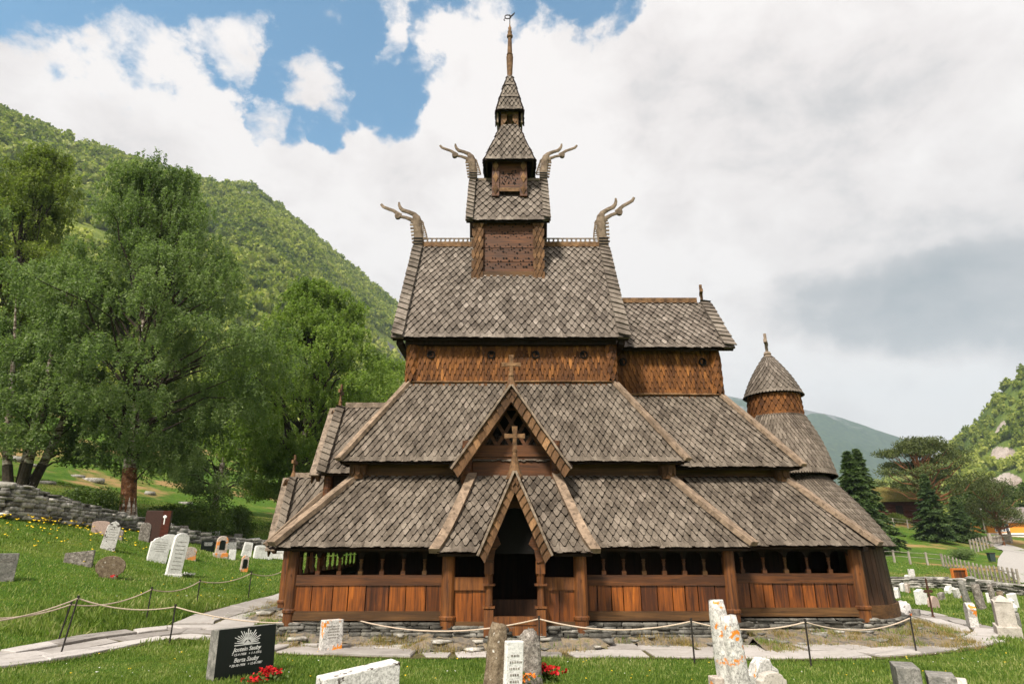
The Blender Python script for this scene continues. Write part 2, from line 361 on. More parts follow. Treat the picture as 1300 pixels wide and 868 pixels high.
def hip(name, lo, hi, z0, z1, parent=church, sides='SEWN', w=.175, e=.175, mats=None, **kw):
    """lo=(x0,x1,y0,y1) at the eaves, hi likewise at the top"""
    mb = MB(); a = lo; b = hi
    if 'S' in sides: trap(mb, (a[0],a[2],z0), (a[1],a[2],z0), (b[1],b[2],z1), (b[0],b[2],z1), w, e, **kw)
    if 'E' in sides: trap(mb, (a[1],a[2],z0), (a[1],a[3],z0), (b[1],b[3],z1), (b[1],b[2],z1), w, e, **kw)
    if 'N' in sides: trap(mb, (a[1],a[3],z0), (a[0],a[3],z0), (b[0],b[3],z1), (b[1],b[3],z1), w, e, **kw)
    if 'W' in sides: trap(mb, (a[0],a[3],z0), (a[0],a[2],z0), (b[0],b[2],z1), (b[0],b[3],z1), w, e, **kw)
    return mb.build(name, mats or [M['roof_shingle'], M['dark_wood']], parent)
def board(name, p0, p1, w=.24, h=.1, mat='hip_wood', up=(0,0,1), parent=church, lift=.1):
    mb = MB(); up = V3(up); p0 = V3(p0) + up * lift; p1 = V3(p1) + up * lift
    mb.beam(p0, p1, w, h, up, segs=8, wob=.008); return mb.build(name, M[mat], parent)
# ---- key heights
Z0 = .5
zE = 2.0; zT = zt(606, 16.0)            # gallery roof
zE2 = zt(587, 15.6); zT2 = zt(487, 17.3) # aisle roof
zN = zt(430, 16.95); zR = zt(315, YC)    # nave roof
zc2E = zt(594, 16.3); zc2T = zt(503, 18.2)
zcN = zt(443, 17.85); zcR = zt(386, YC)
NY = lambda y: 2 * YC - y
# ---- gallery (lowest) roofs
hip('gallery_roof', (-5.3, 5.34, 14.4, NY(14.4)), (-4.0, 4.02, 16.0, NY(16.0)), zE, zT)
hip('chancel_gallery_roof', (4.6, 8.58, 15.2, NY(15.2)), (4.6, 7.25, 16.7, NY(16.7)), 2.03, zt(607, 16.7), sides='SEN')
for (a, b) in [((-5.36,14.34,zE),(-3.98,16.02,zT)), ((5.40,14.34,zE),(4.0,16.02,zT)), ((8.66,15.12,2.0),(7.25,16.72,zt(607,16.7)))]:
    board('hip_board', a, b, .3, .11)
# ---- aisle roofs
hip('aisle_roof', (-4.3, 4.36, 15.6, NY(15.6)), (-2.98, 2.96, 17.3, NY(17.3)), zE2, zT2)
hip('chancel_aisle_roof', (3.0, 7.58, 16.3, NY(16.3)), (2.8, 6.35, 18.2, NY(18.2)), zc2E, zc2T, sides='SEN')
for (a, b) in [((-4.38,15.52,zE2-.03),(-2.98,17.3,zT2)), ((4.44,15.52,zE2-.03),(2.96,17.3,zT2)), ((7.66,16.22,zc2E-.03),(6.35,18.2,zc2T))]:
    board('hip_board', a, b, .23, .1)
# ---- inner walls under the roofs
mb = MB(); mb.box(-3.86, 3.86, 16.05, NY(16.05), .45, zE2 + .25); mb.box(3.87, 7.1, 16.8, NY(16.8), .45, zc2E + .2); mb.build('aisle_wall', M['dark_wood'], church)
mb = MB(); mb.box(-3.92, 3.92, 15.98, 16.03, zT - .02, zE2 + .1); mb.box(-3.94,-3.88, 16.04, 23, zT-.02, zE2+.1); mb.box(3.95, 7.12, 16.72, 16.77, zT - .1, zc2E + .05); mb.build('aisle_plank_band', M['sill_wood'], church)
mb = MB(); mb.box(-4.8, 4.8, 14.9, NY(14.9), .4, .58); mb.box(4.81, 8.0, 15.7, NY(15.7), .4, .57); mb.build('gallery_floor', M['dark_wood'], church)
# cross beams ends and short shingled posts between the roofs
for x, y in [(-3.95, 15.93), (3.98, 15.93), (7.2, 16.65)]:
    mb = MB()
    mb.lathe([(.17, 0), (.19, .25), (.17, .5)], (x, y, zT - .05), 10)
    for r in range(2):
        for i in range(9):
            an = 2*PI*i/9 + r*.35; d = Vector((math.cos(an), math.sin(an), 0)); tng = Vector((-d.y, d.x, 0))
            c = Vector((x, y, zT + .02 + r * .2)) + d * .19
            mb.prism([c + tng*.06 + Vector((0,0,.3)), c - tng*.06 + Vector((0,0,.3)), c - tng*.06 + Vector((0,0,.08)), c + Vector((0,0,0)), c + tng*.06 + Vector((0,0,.08))], d * .025)
    mb.build('aisle_corner_post', M['verge_shingle'], church)
# ---- nave and chancel upper walls, shingled
def shwall(name, p0, p1, z0, z1, flare=.07, w=.15, e=.185, holes=()):
    p0, p1 = V3(p0), V3(p1); d = (p1 - p0).normalized(); n = d.cross(Vector((0,0,1))); mb = MB()
    a0 = p0 + Vector((0,0,z0)) + n * flare; a1 = p1 + Vector((0,0,z0)) + n * flare; b0 = p0 + Vector((0,0,z1)); b1 = p1 + Vector((0,0,z1))
    trap(mb, a0, a1, b1, b0, w, e, h=.26, th=.018, lift=.045, tip=.1, eave=False, gap=.9)
    o = mb.build(name, [M['wall_shingle'], M['dark_wood']], church)
    for t, hz in holes:
        c = a0.lerp(a1, t); c.z = hz; c += n * .0; mh = MB()
        rr = [[c + n * dd + d * math.cos(q) * r + Vector((0,0,1)) * math.sin(q) * r for q in [2*PI*i/14 for i in range(14)]] for r, dd in ((.12, -.02), (.12, .045), (.085, .05), (.085, .0))]
        mh.rings(rr, 0, True); mh.build('round_vent', M['hole_dark'], o)
    return o
SX0, SX1 = -2.98, 2.95; zh = zt(451, 17.3)
shwall('nave_wall', (SX0, 17.32, 0), (SX1, 17.32, 0), zT2 - .1, zN + .2, holes=((.10, zh), (.40, zh), (.62, zh), (.86, zh)))
shwall('nave_wall', (SX1, 17.32, 0), (SX1, NY(17.32), 0), zT2 - .8, zN + .3)
shwall('nave_wall', (SX0, NY(17.32), 0), (SX0, 17.32, 0), zT2 - .1, zN + .3)
shwall('nave_wall', (SX1, NY(17.32), 0), (SX0, NY(17.32), 0), zT2 - .1, zN + .2)
CX1 = 6.33
zhc = zt(460, 18.2)
shwall('chancel_wall', (SX1 + .05, 18.22, 0), (CX1, 18.22, 0), zc2T - .1, zcN + .2, holes=((.13, zhc), (.87, zhc)))
shwall('chancel_wall', (CX1, 18.22, 0), (CX1, NY(18.22), 0), zc2T - .1, zcN + .3)
shwall('chancel_wall', (CX1, NY(18.22), 0), (SX1, NY(18.22), 0), zc2T - .1, zcN + .2)
# shingled rounded corner strips
for x, y, za, zb in [(SX0+.03, 17.3, zT2, zN), (SX1-.03, 17.3, zT2, zN), (CX1-.03, 18.2, zc2T, zcN)]:
    mb = MB(); nr = int((zb - za) / .21)
    mb.lathe([(.13, za - .05), (.1, zb + .1)], (x, y, 0), 10, 1)
    for r in range(nr + 1):
        for i in range(8):
            an = 2*PI*(i + r*.5)/8; d = Vector((math.cos(an), math.sin(an), 0)); t = Vector((-d.y, d.x, 0)); c = Vector((x, y, za + r * .21)) + d * .16
            if c.z + .4 > zb + .25: continue
            mb.prism([c + t*.07 + Vector((0,0,.4)) - d*.04, c - t*.07 + Vector((0,0,.4)) - d*.04, c - t*.07 + Vector((0,0,.14)), c, c + t*.07 + Vector((0,0,.14))], d * .022)
    mb.build('corner_strip', [M['wall_shingle'], M['dark_wood']], church)
# weather boards where the roofs meet the walls
for p0, p1 in [((SX0, 17.26, zT2 + .02), (SX1, 17.26, zT2 + .02)), ((SX1, 18.15, zc2T + .02), (CX1, 18.15, zc2T + .02))]:
    board('flashing_board', p0, p1, .16, .04, 'gold_wood', (0, -.6, .8), lift=.05)
# ---- ridge roofs
def ridge_x(name, x0, x1, yc, hw, z0, z1, parent=church, w=.215, e=.2, mats=None, flare=0, **kw):
    mb = MB(); 
    for s in (1, -1):
        if s > 0: A, B, C, D = (x0, yc-hw, z0), (x1, yc-hw, z0), (x1, yc, z1), (x0, yc, z1)
        else: A, B, C, D = (x1, yc+hw, z0), (x0, yc+hw, z0), (x0, yc, z1), (x1, yc, z1)
        trap(mb, A, B, C, D, w, e, **kw)
    for x in (x0 + .45, x1 - .45): mb.prism([(x, yc-hw+.15, z0+.05), (x, yc+hw-.15, z0+.05), (x, yc, z1-.12)], (.05 if x < (x0+x1)/2 else -.05, 0, 0), 1)
    return mb.build(name, mats or [M['high_roof_shingle'], M['dark_wood']], parent)
def ridge_y(name, y0, y1, xc, hw, z0, z1, parent=church, w=.22, e=.2, mats=None, **kw):
    mb = MB()
    trap(mb, (xc-hw, y1, z0), (xc-hw, y0, z0), (xc, y0, z1), (xc, y1, z1), w, e, **kw)
    trap(mb, (xc+hw, y0, z0), (xc+hw, y1, z0), (xc, y1, z1), (xc, y0, z1), w, e, **kw)
    return mb.build(name, mats or [M['roof_shingle'], M['dark_wood']], parent)
def verge_strip(name, p0, p1, width, across, n, lean=.6, mat='high_roof_shingle', th=.035, lift=.09, e=None, parent=church, back=.06, zoff=0.07):
    """overlapping plates along an edge: p0 (low) -> p1 (high); across points from edge inwards"""
    p0, p1 = V3(p0), V3(p1); V = (p1 - p0); H = V.length; V.normalize(); U = V3(across); U = (U - V * U.dot(V)).normalized(); N = U.cross(V)
    fl = 1 if N.dot(V3(n)) > 0 else -1
    mb = MB()
    if fl < 0: O = p0 + U * width; U2 = -U; lean = -lean
    else: O = p0; U2 = U
    N = U2.cross(V)
    O = O + N * zoff
    shingles(mb, O, U2, V, H, lambda v: 0.0, lambda v: width, width, e or .26, th=th, lift=lift, verge=lean, eave=False)
    mb.prism([O, O + U2*width, O + U2*width + V*H, O + V*H], -N * back, 0)
    return mb.build(name, [M[mat]], parent)
NX0, NX1, NHW = -3.5, 3.42, YC - 16.95
ridge_x('nave_roof', NX0, NX1, YC, NHW, zN, zR)
def cross(p, hh, hw, d=(1,0,0), mat='gold_wood', th=.05, parent=church):
    p = V3(p); d = V3(d); u = Vector((0,0,1)); n = d.cross(u); mb = MB()
    def fl(a, b, w0, w1):
        side = (b - a).normalized().cross(n)
        mb.prism([a - side*w0 - n*th/2, a + side*w0 - n*th/2, b + side*w1 - n*th/2, b - side*w1 - n*th/2], n * th)
    c = p + u * hh * .58
    fl(p, c, .05, .04); fl(c - u*.02, p + u*hh, .04, .065)
    for s in (-1, 1):
        side = n.cross(d*s)
        a = c; b = c + d * s * hw
        mb.prism([a - u*.035 - n*th*.6, a + u*.035 - n*th*.6, b + u*.055 - n*th*.6, b - u*.055 - n*th*.6], n*th*1.2)
    return mb.build('finial_cross', M[mat], parent)
for s, x in ((1, NX0 - .04), (-1, NX1 + .04)):
    verge_strip('verge_board', (x, YC - NHW, zN), (x, YC, zR), .36, (s, 0, 0), (0, -1, .6), lean=.9 * s)
    verge_strip('verge_board', (x, YC + NHW, zN), (x, YC, zR), .36, (s, 0, 0), (0, 1, .6), lean=.9 * s)
mb = MB(); mb.box(NX0 + .35, NX1 - .35, YC - NHW + .15, YC - NHW + .4, zN - .12, zN + .06); mb.box(NX0 + .1, NX0 + .28, YC - NHW + .1, YC + NHW - .1, zN - .14, zN); mb.box(NX1 - .28, NX1 - .1, YC - NHW + .1, YC + NHW - .1, zN - .14, zN); mb.build('eave_beam', M['dark_wood'], church)
CXa, CXb, CHW = 2.9, 6.8, YC - 17.85
ridge_x('chancel_roof', CXa, CXb, YC, CHW, zcN, zcR)
verge_strip('verge_board', (CXb + .04, YC - CHW, zcN), (CXb + .04, YC, zcR), .34, (-1, 0, 0), (0, -1, .6), lean=-.5)
verge_strip('verge_board', (CXb + .04, YC + CHW, zcN), (CXb + .04, YC, zcR), .34, (-1, 0, 0), (0, 1, .6), lean=-.5)
cross((CXb - .2, YC, zcR + .05), .66, .24, (.25,.97,0), 'gold_wood', .09)
mb = MB(); mb.box(CXa, CXb - .4, YC - .1, YC + .1, zcR + .02, zcR + .2); mb.build('ridge_beam', M['gold_wood'], church)
def cresting(name, x0, x1, z, h=.17):
    mb = MB(); mb.box(x0, x1, YC - .09, YC + .09, z + .02, z + .2)
    mb2 = MB(); mb2.box(x0, x1, YC - .02, YC + .02, z + .2, z + .225); mb2.box(x0, x1, YC - .02, YC + .02, z + .2 + h, z + .23 + h)
    n = int((x1 - x0) / .16)
    for i in range(n):
        c = Vector((x0 + (i + .5) * (x1 - x0) / n, YC, z + .225 + h / 2)); r = h * .46
        for k in range(8):
            a0, a1 = 2*PI*k/8, 2*PI*(k+1)/8
            mb2.beam(c + Vector((math.cos(a0)*r, 0, math.sin(a0)*r)), c + Vector((math.cos(a1)*r, 0, math.sin(a1)*r)), .03, .022, (0,1,0))
        mb2.beam(c + Vector((-.08, 0, -h/2)), c + Vector((-.05, 0, h/2)), .03, .02, (0,1,0))
    o = mb.build('ridge_beam', M['gold_wood'], church); mb2.build(name, M['grey_wood'], o)
cresting('ridge_cresting', NX0 + .3, -1.12, zR); cresting('ridge_cresting', 1.0, NX1 - .3, zR)
# ---- dragon heads
def dragon(x, z, s, k=1.0, tilt=0.0):
    """carved dragon on a gable peak; s=-1 looks west, 1 east"""
    D = math.cos(tilt), math.sin(tilt)
    def q(a, b):  # a outward, b up, metres
        a, b = a * k, b * k; return Vector((x + s * (a * D[0] - b * D[1]), YC, z + a * D[1] + b * D[0]))
    root = MB(); root.tube([q(.0,-.25), q(0,.0), q(.02,.25), q(.05,.5), q(.08,.76), q(.12,.92), q(.2,1.02)], [.16*k,.15*k,.15*k,.15*k,.16*k,.13*k,.08*k], 10, 0, .55, (0,1,0))
    d = root.build('dragon_head', M['carved_wood'], church, smooth=True)
    m = MB(); m.tube([q(.08,.9), q(.2,1.04), q(.39,1.13), q(.58,1.19), q(.67,1.28), q(.72,1.4), q(.73,1.5)], [.1*k,.085*k,.075*k,.075*k,.06*k,.045*k,.03*k], 8, 0, .5, (0,1,0))
    m.build('upper_jaw', M['carved_wood'], d, smooth=False)
    m = MB(); m.tube([q(.1,.74), q(.25,.83), q(.47,.92), q(.7,.97)], [.09*k,.075*k,.06*k,.06*k], 8, 0, .5, (0,1,0))
    c = q(.74,.97); m.rings([[c + Vector((s*math.cos(t)*r*k, yy, math.sin(t)*r*k)) for t in [2*PI*i/12 for i in range(12)]] for yy, r in ((-.06,.05),(-.06,.1),(.06,.1),(.06,.05))])
    m.build('lower_jaw', M['carved_wood'], d, smooth=False)
    m = MB(); m.tube([q(.62,1.02), q(.76,1.08), q(.9,1.18), q(1.08,1.25), q(1.24,1.32), q(1.32,1.42), q(1.29,1.45)], [.045*k,.065*k,.06*k,.06*k,.055*k,.045*k,.02*k], 8, 0, .4, (0,1,0))
    m.build('tongue', M['carved_wood'], d, smooth=False)
    m = MB()
    for i in range(10):
        t = i / 9; a = q(-.27 + .2*t**1.3, .12 + .68 * t); b = q(-.08 + .06*t, .1 + .7 * t)
        m.beam(a, b, .03, .028, (0,1,0))
    pts = [q(-.27 + .2*t**1.3, .12 + .68*t) for t in [j/8 for j in range(9)]]
    for a, b in zip(pts[:-1], pts[1:]): m.beam(a, b, .05, .035, (0,1,0))
    for i in range(6): m.beam(q(.1+.015*i,.05+.12*i), q(.22+.02*i,.0+.13*i), .06, .05, (0,1,0))
    m.beam(q(.16,.72), q(.3,.76), .07, .06, (0,1,0)); m.beam(q(-.13,.1), q(-.12,.75), .035, .03, (0,1,0))
    m.build('mane_comb', M['carved_wood'], d)
    m = MB(); c = q(0,-.02); m.box(c.x-.14*k, c.x+.14*k, YC-.17, YC+.17, c.z-.16*k, c.z+.16*k)
    for i in range(3): m.box(c.x-.15*k, c.x+.15*k, YC-.185, YC-.172, c.z-.13*k+i*.1*k, c.z-.08*k+i*.1*k, 1)
    m.build('carved_block', [M['carved_wood'], M['hole_dark']], d)
dragon(NX0 + .15, zR + .22, -1, 1.1); dragon(NX1 - .15, zR + .22, 1, 1.14, .16)
# ---- belfry, three tiers
def T(px, py, Y): return at(px, py, Y)
b1y = 18.75; b1x0, b1x1 = T(603, 320, b1y).x, T(689, 320, b1y).x
zb1 = T(0, 352, b1y).z; zE3 = zt(281, 18.5); zR3 = zt(231, YC)
mb = MB(); mb.box(b1x0, b1x1, b1y + .04, NY(b1y), zb1 - .5, zE3 + .25); mb.build('belfry_wall', M['dark_wood'], church)
mb = MB(); x0, x1 = T(611,320,b1y).x, T(680,320,b1y).x
n = 4; hz = (zE3 + .15 - zb1) / n
for i in range(n): mb.box(x0, x1, b1y - .05 - .004*i, b1y + .06, zb1 + i*hz + .01, zb1 + (i+1)*hz - .01)
rr = random.Random(3)
for i in range(120):
    tt_ = i/120*7; row = [.4,.62,.95,1.12,1.5,1.66,1.92][int(tt_)]; cx = x0+.12 + (x1-x0-.24)*(tt_ % 1); cz = zb1 + row + .07*math.sin(cx*17+row*9) + rr.uniform(-.02,.02); r = rr.uniform(.012,.03)
    if cz > zE3: continue
    mb.rings([[Vector((cx + math.cos(t)*r*1.3, yy, cz + math.sin(t)*r)) for t in [2*PI*k/8 for k in range(8)]] for yy in (b1y - .072, b1y - .03)], 1)  # near-black discs on the surface stand for shaded openwork holes
pan = mb.build('belfry_carved_panel', [M['rail_wood'], M['hole_dark']], church)
mb = MB(); mb.box(x0 - .02, x1 + .02, b1y - .12, b1y - .02, zb1 - .02, zb1 + .16); mb.build('belfry_sill', M['sill_wood'], church)
for px in (606, 684):
    x = T(px, 330, b1y - .12).x; mb = MB(); y = b1y - .14; za = zt(372, y); zb = zE3 + .1
    mb.box(x - .13, x + .13, y, y + .16, za, zb, 1)
    for r in range(int((zb - za) / .2)):
        for i in ((-.07, .07) if r % 2 else (-.135, 0, .135)):
            c = Vector((x + i, y - .02, za + r * .2)); hw = .06
            mb.prism([c+Vector((-hw,0,.38)), c+Vector((-hw,-.03,.14)), c+Vector((0,-.045,0)), c+Vector((hw,-.03,.14)), c+Vector((hw,0,.38))], (0,.02,0))
    mb.build('belfry_post', [M['verge_shingle'], M['dark_wood']], church)
t1x0, t1x1 = T(592, 280, 18.5).x, T(698, 280, 18.5).x
ridge_x('belfry_roof', t1x0, t1x1, YC, YC - 18.5, zE3, zR3, w=.26, e=.22)
for s, x in ((1, t1x0 - .03), (-1, t1x1 + .03)):
    verge_strip('verge_board', (x, 18.5, zE3), (x, YC, zR3), .26, (s, 0, 0), (0, -1, .4), lean=.8 * s, e=.24)
    verge_strip('verge_board', (x, NY(18.5), zE3), (x, YC, zR3), .26, (s, 0, 0), (0, 1, .4), lean=.8 * s, e=.24)
mb = MB(); mb.box(t1x0 + .2, t1x1 - .2, YC - .07, YC + .07, zR3 + .02, zR3 + .12); mb.build('ridge_beam', M['grey_wood'], church)
dragon(t1x0 + .12, zR3 + .2, -1, .98); dragon(t1x1 - .12, zR3 + .2, 1, .98)
cxT = (T(619, 203, YC).x + T(675, 203, YC).x) / 2
# tier 2
y2 = YC - .62; zb2 = zt(247, y2); zE4 = zt(204, YC - .85); zT4 = zt(160, YC - .3)
mb = MB(); mb.box(cxT-.6, cxT+.6, y2+.05, NY(y2), zb2 - .3, zE4 + .25); mb.build('belfry_wall', M['dark_wood'], church)
mb = MB(); mb.box(cxT-.38, cxT+.38, y2-.02, y2+.06, zb2+.2, zE4+.2, 0)
for i in range(60):
    cx = cxT + rr.uniform(-.3,.3); cz = zb2 + .4 + rr.uniform(0, .6); r = rr.uniform(.01,.022)
    mb.rings([[Vector((cx + math.cos(t)*r, yy, cz + math.sin(t)*r*1.4)) for t in [2*PI*k/8 for k in range(8)]] for yy in (y2 - .04, y2)], 1)
mb.build('belfry_carved_panel', [M['rail_wood'], M['hole_dark']], church)
mb = MB(); mb.box(cxT-.4, cxT+.4, y2-.06, y2-.025, zb2+.1, zb2+.24); mb.build('belfry_sill', M['gold_wood'], church)
for sx in (-1, 1):
    mb = MB(); x = cxT + sx * .5; y = y2 - .08
    mb.box(x-.13, x+.13, y, y+.12, zb2-.1, zE4+.15, 0)
    for r in range(3):
        c = Vector((x, y - .015, zb2 - .05 + r * .48))
        mb.prism([c+Vector((0,0,0)), c+Vector((.1,-.03,.22)), c+Vector((0,0,.46)), c+Vector((-.1,-.03,.22))], (0,.03,0), 1)
    mb.build('belfry_post', [M['rail_wood'], M['verge_shingle']], church)
h4 = .88; q4 = .3
hip('belfry_upper_roof', (cxT-h4, cxT+h4, YC-h4, YC+h4), (cxT-q4, cxT+q4, YC-q4, YC+q4), zE4, zT4, w=.2, e=.19, mats=[M['high_roof_shingle'], M['dark_wood']], gap=.9)
# tier 3
y3 = YC - .3; zb3 = zT4 - .05; zE5 = zt(141, YC - .42); zT5 = zt(99, YC)
mb = MB(); mb.box(cxT-.1, cxT+.1, YC-.1, YC+.1, zb3, zE5+.4)
for sx in (-1, 1):
    for sy in (-1, 1): mb.box(cxT+sx*.28-.05, cxT+sx*.28+.05, YC+sy*.28-.05, YC+sy*.28+.05, zb3, zE5+.15)
mb.box(cxT-.3, cxT+.3, YC-.3, YC+.3, zE5 - .05, zE5 + .2)
lan = mb.build('lantern', M['gold_wood'], church)
for sx in (-1, 1):
    mb = MB(); x = cxT + sx * .2; mb.prism([(x-.09,y3-.04,zE5-.02),(x-.09,y3-.05,zE5-.35),(x,y3-.06,zE5-.52),(x+.09,y3-.05,zE5-.35),(x+.09,y3-.04,zE5-.02)], (0,.03,0)); mb.build('lantern_post', M['gold_wood'], lan)
    mb = MB(); x = cxT + sx * .46; mb.box(x-.03, x+.03, YC-.3, YC+.3, zE5-.42, zE5+.02); mb.build('side_flap', M['grey_wood'], lan)
mb = MB(); zs = [zE5, zE5 + (zT5-zE5)*.35, zE5 + (zT5-zE5)*.7, zT5]; hs = [.47, .34, .2, .07]
for (za, ha), (zb, hb) in zip(list(zip(zs, hs))[:-1], list(zip(zs, hs))[1:]):
    a = (cxT-ha, cxT+ha, YC-ha, YC+ha); b = (cxT-hb, cxT+hb, YC-hb, YC+hb)
    for (p, q_, r_, s_) in [((a[0],a[2]),(a[1],a[2]),(b[1],b[2]),(b[0],b[2])), ((a[1],a[2]),(a[1],a[3]),(b[1],b[3]),(b[1],b[2])), ((a[1],a[3]),(a[0],a[3]),(b[0],b[3]),(b[1],b[3])), ((a[0],a[3]),(a[0],a[2]),(b[0],b[2]),(b[0],b[3]))]:
        trap(mb, (*p, za), (*q_, za), (*r_, zb), (*s_, zb), .16, .17, gap=.9)
mb.build('spire_roof', [M['high_roof_shingle'], M['dark_wood']], church)
zs0 = zT5 - .1; zs1 = zt(31, YC); hh = zs1 - zs0
mb = MB(); mb.lathe([(.09,0),(.13,.02*hh),(.1,.06*hh),(.135,.38*hh),(.14,.4*hh),(.1,.42*hh),(.13,.44*hh),(.1,.46*hh),(.075,.74*hh),(.12,.76*hh),(.12,.79*hh),(.08,.8*hh),(.09,.86*hh),(.06,.87*hh),(.07,.93*hh),(.04,.94*hh),(.02,hh)], (cxT, YC, zs0), 12)
sp = mb.build('spire', M['gold_wood'], church, smooth=False)
mb = MB(); mb.tube([(cxT,YC,zs1-.05),(cxT,YC,zs1+.5)], .018, 6)
c = Vector((cxT-.1, YC, zs1+.38)); ring = [c + Vector((math.cos(t)*.13*(1+.2*math.cos(t)), 0, math.sin(t)*.1)) for t in [2*PI*i/10 for i in range(11)]]
mb.tube(ring, .022, 6, 0, 1, (0,1,0)); mb.tube([c+Vector((.1,0,0)), c+Vector((.2,0,.08)), c+Vector((.3,0,.22)), c+Vector((.27,0,.12))], [.02,.035,.02,.01], 6, 0, 1, (0,1,0)); mb.tube([c+Vector((-.1,0,-.08)), c+Vector((-.15,0,-.16)), c+Vector((-.1,0,-.2))], .018, 6, 0, 1, (0,1,0))
mb.build('weather_vane', M['iron'], sp)
# ---- gabled porches
def spike(p, h, r, rest=0.5, sx=1, sy=1):
    mb = MB(); mb.lathe([(r, 0), (r*.62, h*.3), (r*.36, h*.6), (r*.24, h*.82), (r*.3, h*.84), (r*.3, h*.9), (r*.18, h)], p, 8, sx=sx, sy=sy); return mb.build('finial_base', M['gold_wood'], church)
def barge(apex, lo, out, wd, name='bargeboard', e=.2):
    """shingled bargeboard on the front face of a gable (lo -> apex)"""
    apex, lo, out = V3(apex), V3(lo), V3(out)
    inw = Vector((apex.x - lo.x, apex.y - lo.y, 0)).normalized()
    V = (apex - lo).normalized(); inn = (inw - V * inw.dot(V)).normalized()
    s = 1 if inn.cross(V).dot(out) > 0 else -1
    o = verge_strip(name, lo, apex, wd, inn, out, lean=.6, mat='verge_shingle', th=.04, lift=.08, e=e, zoff=.02, back=.1)
    # weather-worn capping along the top edge
    mb = MB(); mb.beam(lo - inn*.02 + out*.03, apex - inn*.02 + out*.03, .3, .05, -inn, segs=6, wob=.005); mb.build('capping_board', M['grey_wood'], o)
    return o
# south aisle gable
ax = -.02; gy = 15.15; ghw = 1.42; zgA = 3.88; zgB = zt(491, gy)
ridge_y('gable_roof', gy, 17.35, ax, ghw, zgA, zgB, w=.22)
for s in (-1, 1): barge((ax, gy - .03, zgB), (ax + s * (ghw + .02), gy - .03, zgA - .06), (0,-1,0), .24)
spike((ax, gy + .1, zgB - .22), .62, .26); cross((ax, gy + .1, zgB + .26), .62, .25)
wy = 15.55
mb = MB(); zz = [zt(609, wy), zt(600, wy), zt(580, wy), zt(565, wy)]
mb.box(-1.0, 1.02, wy - .02, wy + .05, zz[0], zz[1] + .03); mb.box(-.98, 1.0, wy, wy + .06, zz[1] + .03, zz[2]); mb.box(-1.04, 1.04, wy - .03, wy + .05, zz[2] + .01, zz[3]); mb.build('gable_planks', M['rail_wood'], church)
mb = MB(); mb.prism([(-1.1, wy+.5, zz[0]), (1.06, wy+.5, zz[0]), (1.06, wy+.5, zgA+.25), (ax, wy+.5, zgB-.25), (-1.1, wy+.5, zgA+.25)], (0,.05,0)); mb.build('gable_shade_sheet', M['hole_dark'], church)  # added near-black sheet standing in for the shaded void behind the lattice
mb = MB(); za, zb = zz[3], zgB - .55
for i in range(-3, 4):
    for s in (-1, 1):
        x0 = ax + i * .36; pts = []
        L = 0; k = (zb - za) / 1.05
        # clip the lath to the gable triangle
        t = 0; last = None
        while t < 1.8:
            x = x0 + s * t * .62; z = za + t
            if abs(x - ax) > (zgB - .25 - z) * (ghw / (zgB - zgA)) : break
            last = (x, z); t += .03
        if last and t > .15 and abs(x0 - ax) < .95: mb.beam((x0, wy + .0 + .02*s, za - .02), (last[0], wy + .02*s, last[1]), .085, .03, (0, -1, 0))
mb.beam((ax - .2, wy - .03, zb + .05), (ax + .2, wy - .03, zb + .05), .03, .06, (0,0,1)); mb.build('lattice', M['rail_wood'], church)
for s in (-1, 1):
    mb = MB(); mb.tube([(ax + s*1.12, wy - .02, zt(608, wy) - .15), (ax + s*1.12, wy - .02, zt(560, wy))], .12, 10)
    for r in range(3):
        for i in range(6):
            an = -PI * (i + .5 * (r % 2)) / 5.5; d = Vector((math.cos(an), math.sin(an), 0)); t = Vector((-d.y, d.x, 0)); c = Vector((ax + s*1.12, wy - .02, zt(608, wy) - .1 + r*.24)) + d*.12
            mb.prism([c+t*.05+Vector((0,0,.3)), c-t*.05+Vector((0,0,.3)), c-t*.05+Vector((0,0,.1)), c, c+t*.05+Vector((0,0,.1))], d*.02)
    mb.build('gable_corner_post', M['rail_wood'], church)
# south portal porch
dx = .06; py0 = 13.8; zp0 = zt(703, py0); zp1 = zt(607, wy) + .02; pw0, pw1 = 1.66, .98
mb = MB(); trap(mb, (dx-pw0, py0, zp0), (dx-.66, py0, zp0), (dx-.04, wy, zp1), (dx-pw1, wy, zp1), .2, .18); trap(mb, (dx+.66, py0, zp0), (dx+pw0, py0, zp0), (dx+pw1, wy, zp1), (dx+.04, wy, zp1), .2, .18)
mb.prism([(dx-pw0,py0,zp0),(dx-pw0,15.3,zp0+.1),(dx-pw1,wy,zp1)], (.05,0,-.02), 1); mb.prism([(dx+pw0,py0,zp0),(dx+pw0,15.3,zp0+.1),(dx+pw1,wy,zp1)], (-.05,0,-.02), 1)
mb.build('porch_roof', [M['roof_shingle'], M['dark_wood']], church)
for s in (-1, 1): 
    # curved edge boards
    pts = []
    for k in range(9):
        t = k / 8; w_ = pw0 + (pw1 - pw0) * (t ** .8); pts.append(Vector((dx + s * (w_ + .06), py0 - .06 + (wy - py0) * t, zp0 - .05 + (zp1 - zp0) * t + .1)))
    mb = MB(); sec = Vector((.11, 0, 0)); up = Vector((0, -.07, .06))
    mb.rings([[p - sec - up*.6, p + sec - up*.6, p + sec + up, p - sec + up] for p in pts]); mb.build('hip_board', M['hip_wood'], church)
    mb = MB(); trap(mb, *([(dx-pw0, 15.4, zp0), (dx-pw0, py0, zp0), (dx-pw1, wy-.05, zp1), (dx-pw1, wy, zp1)] if s < 0 else [(dx+pw0, py0, zp0), (dx+pw0, 15.4, zp0), (dx+pw1, wy, zp1), (dx+pw1, wy-.05, zp1)]), .2, .18); mb.build('porch_side_roof', [M['roof_shingle'], M['dark_wood']], church)
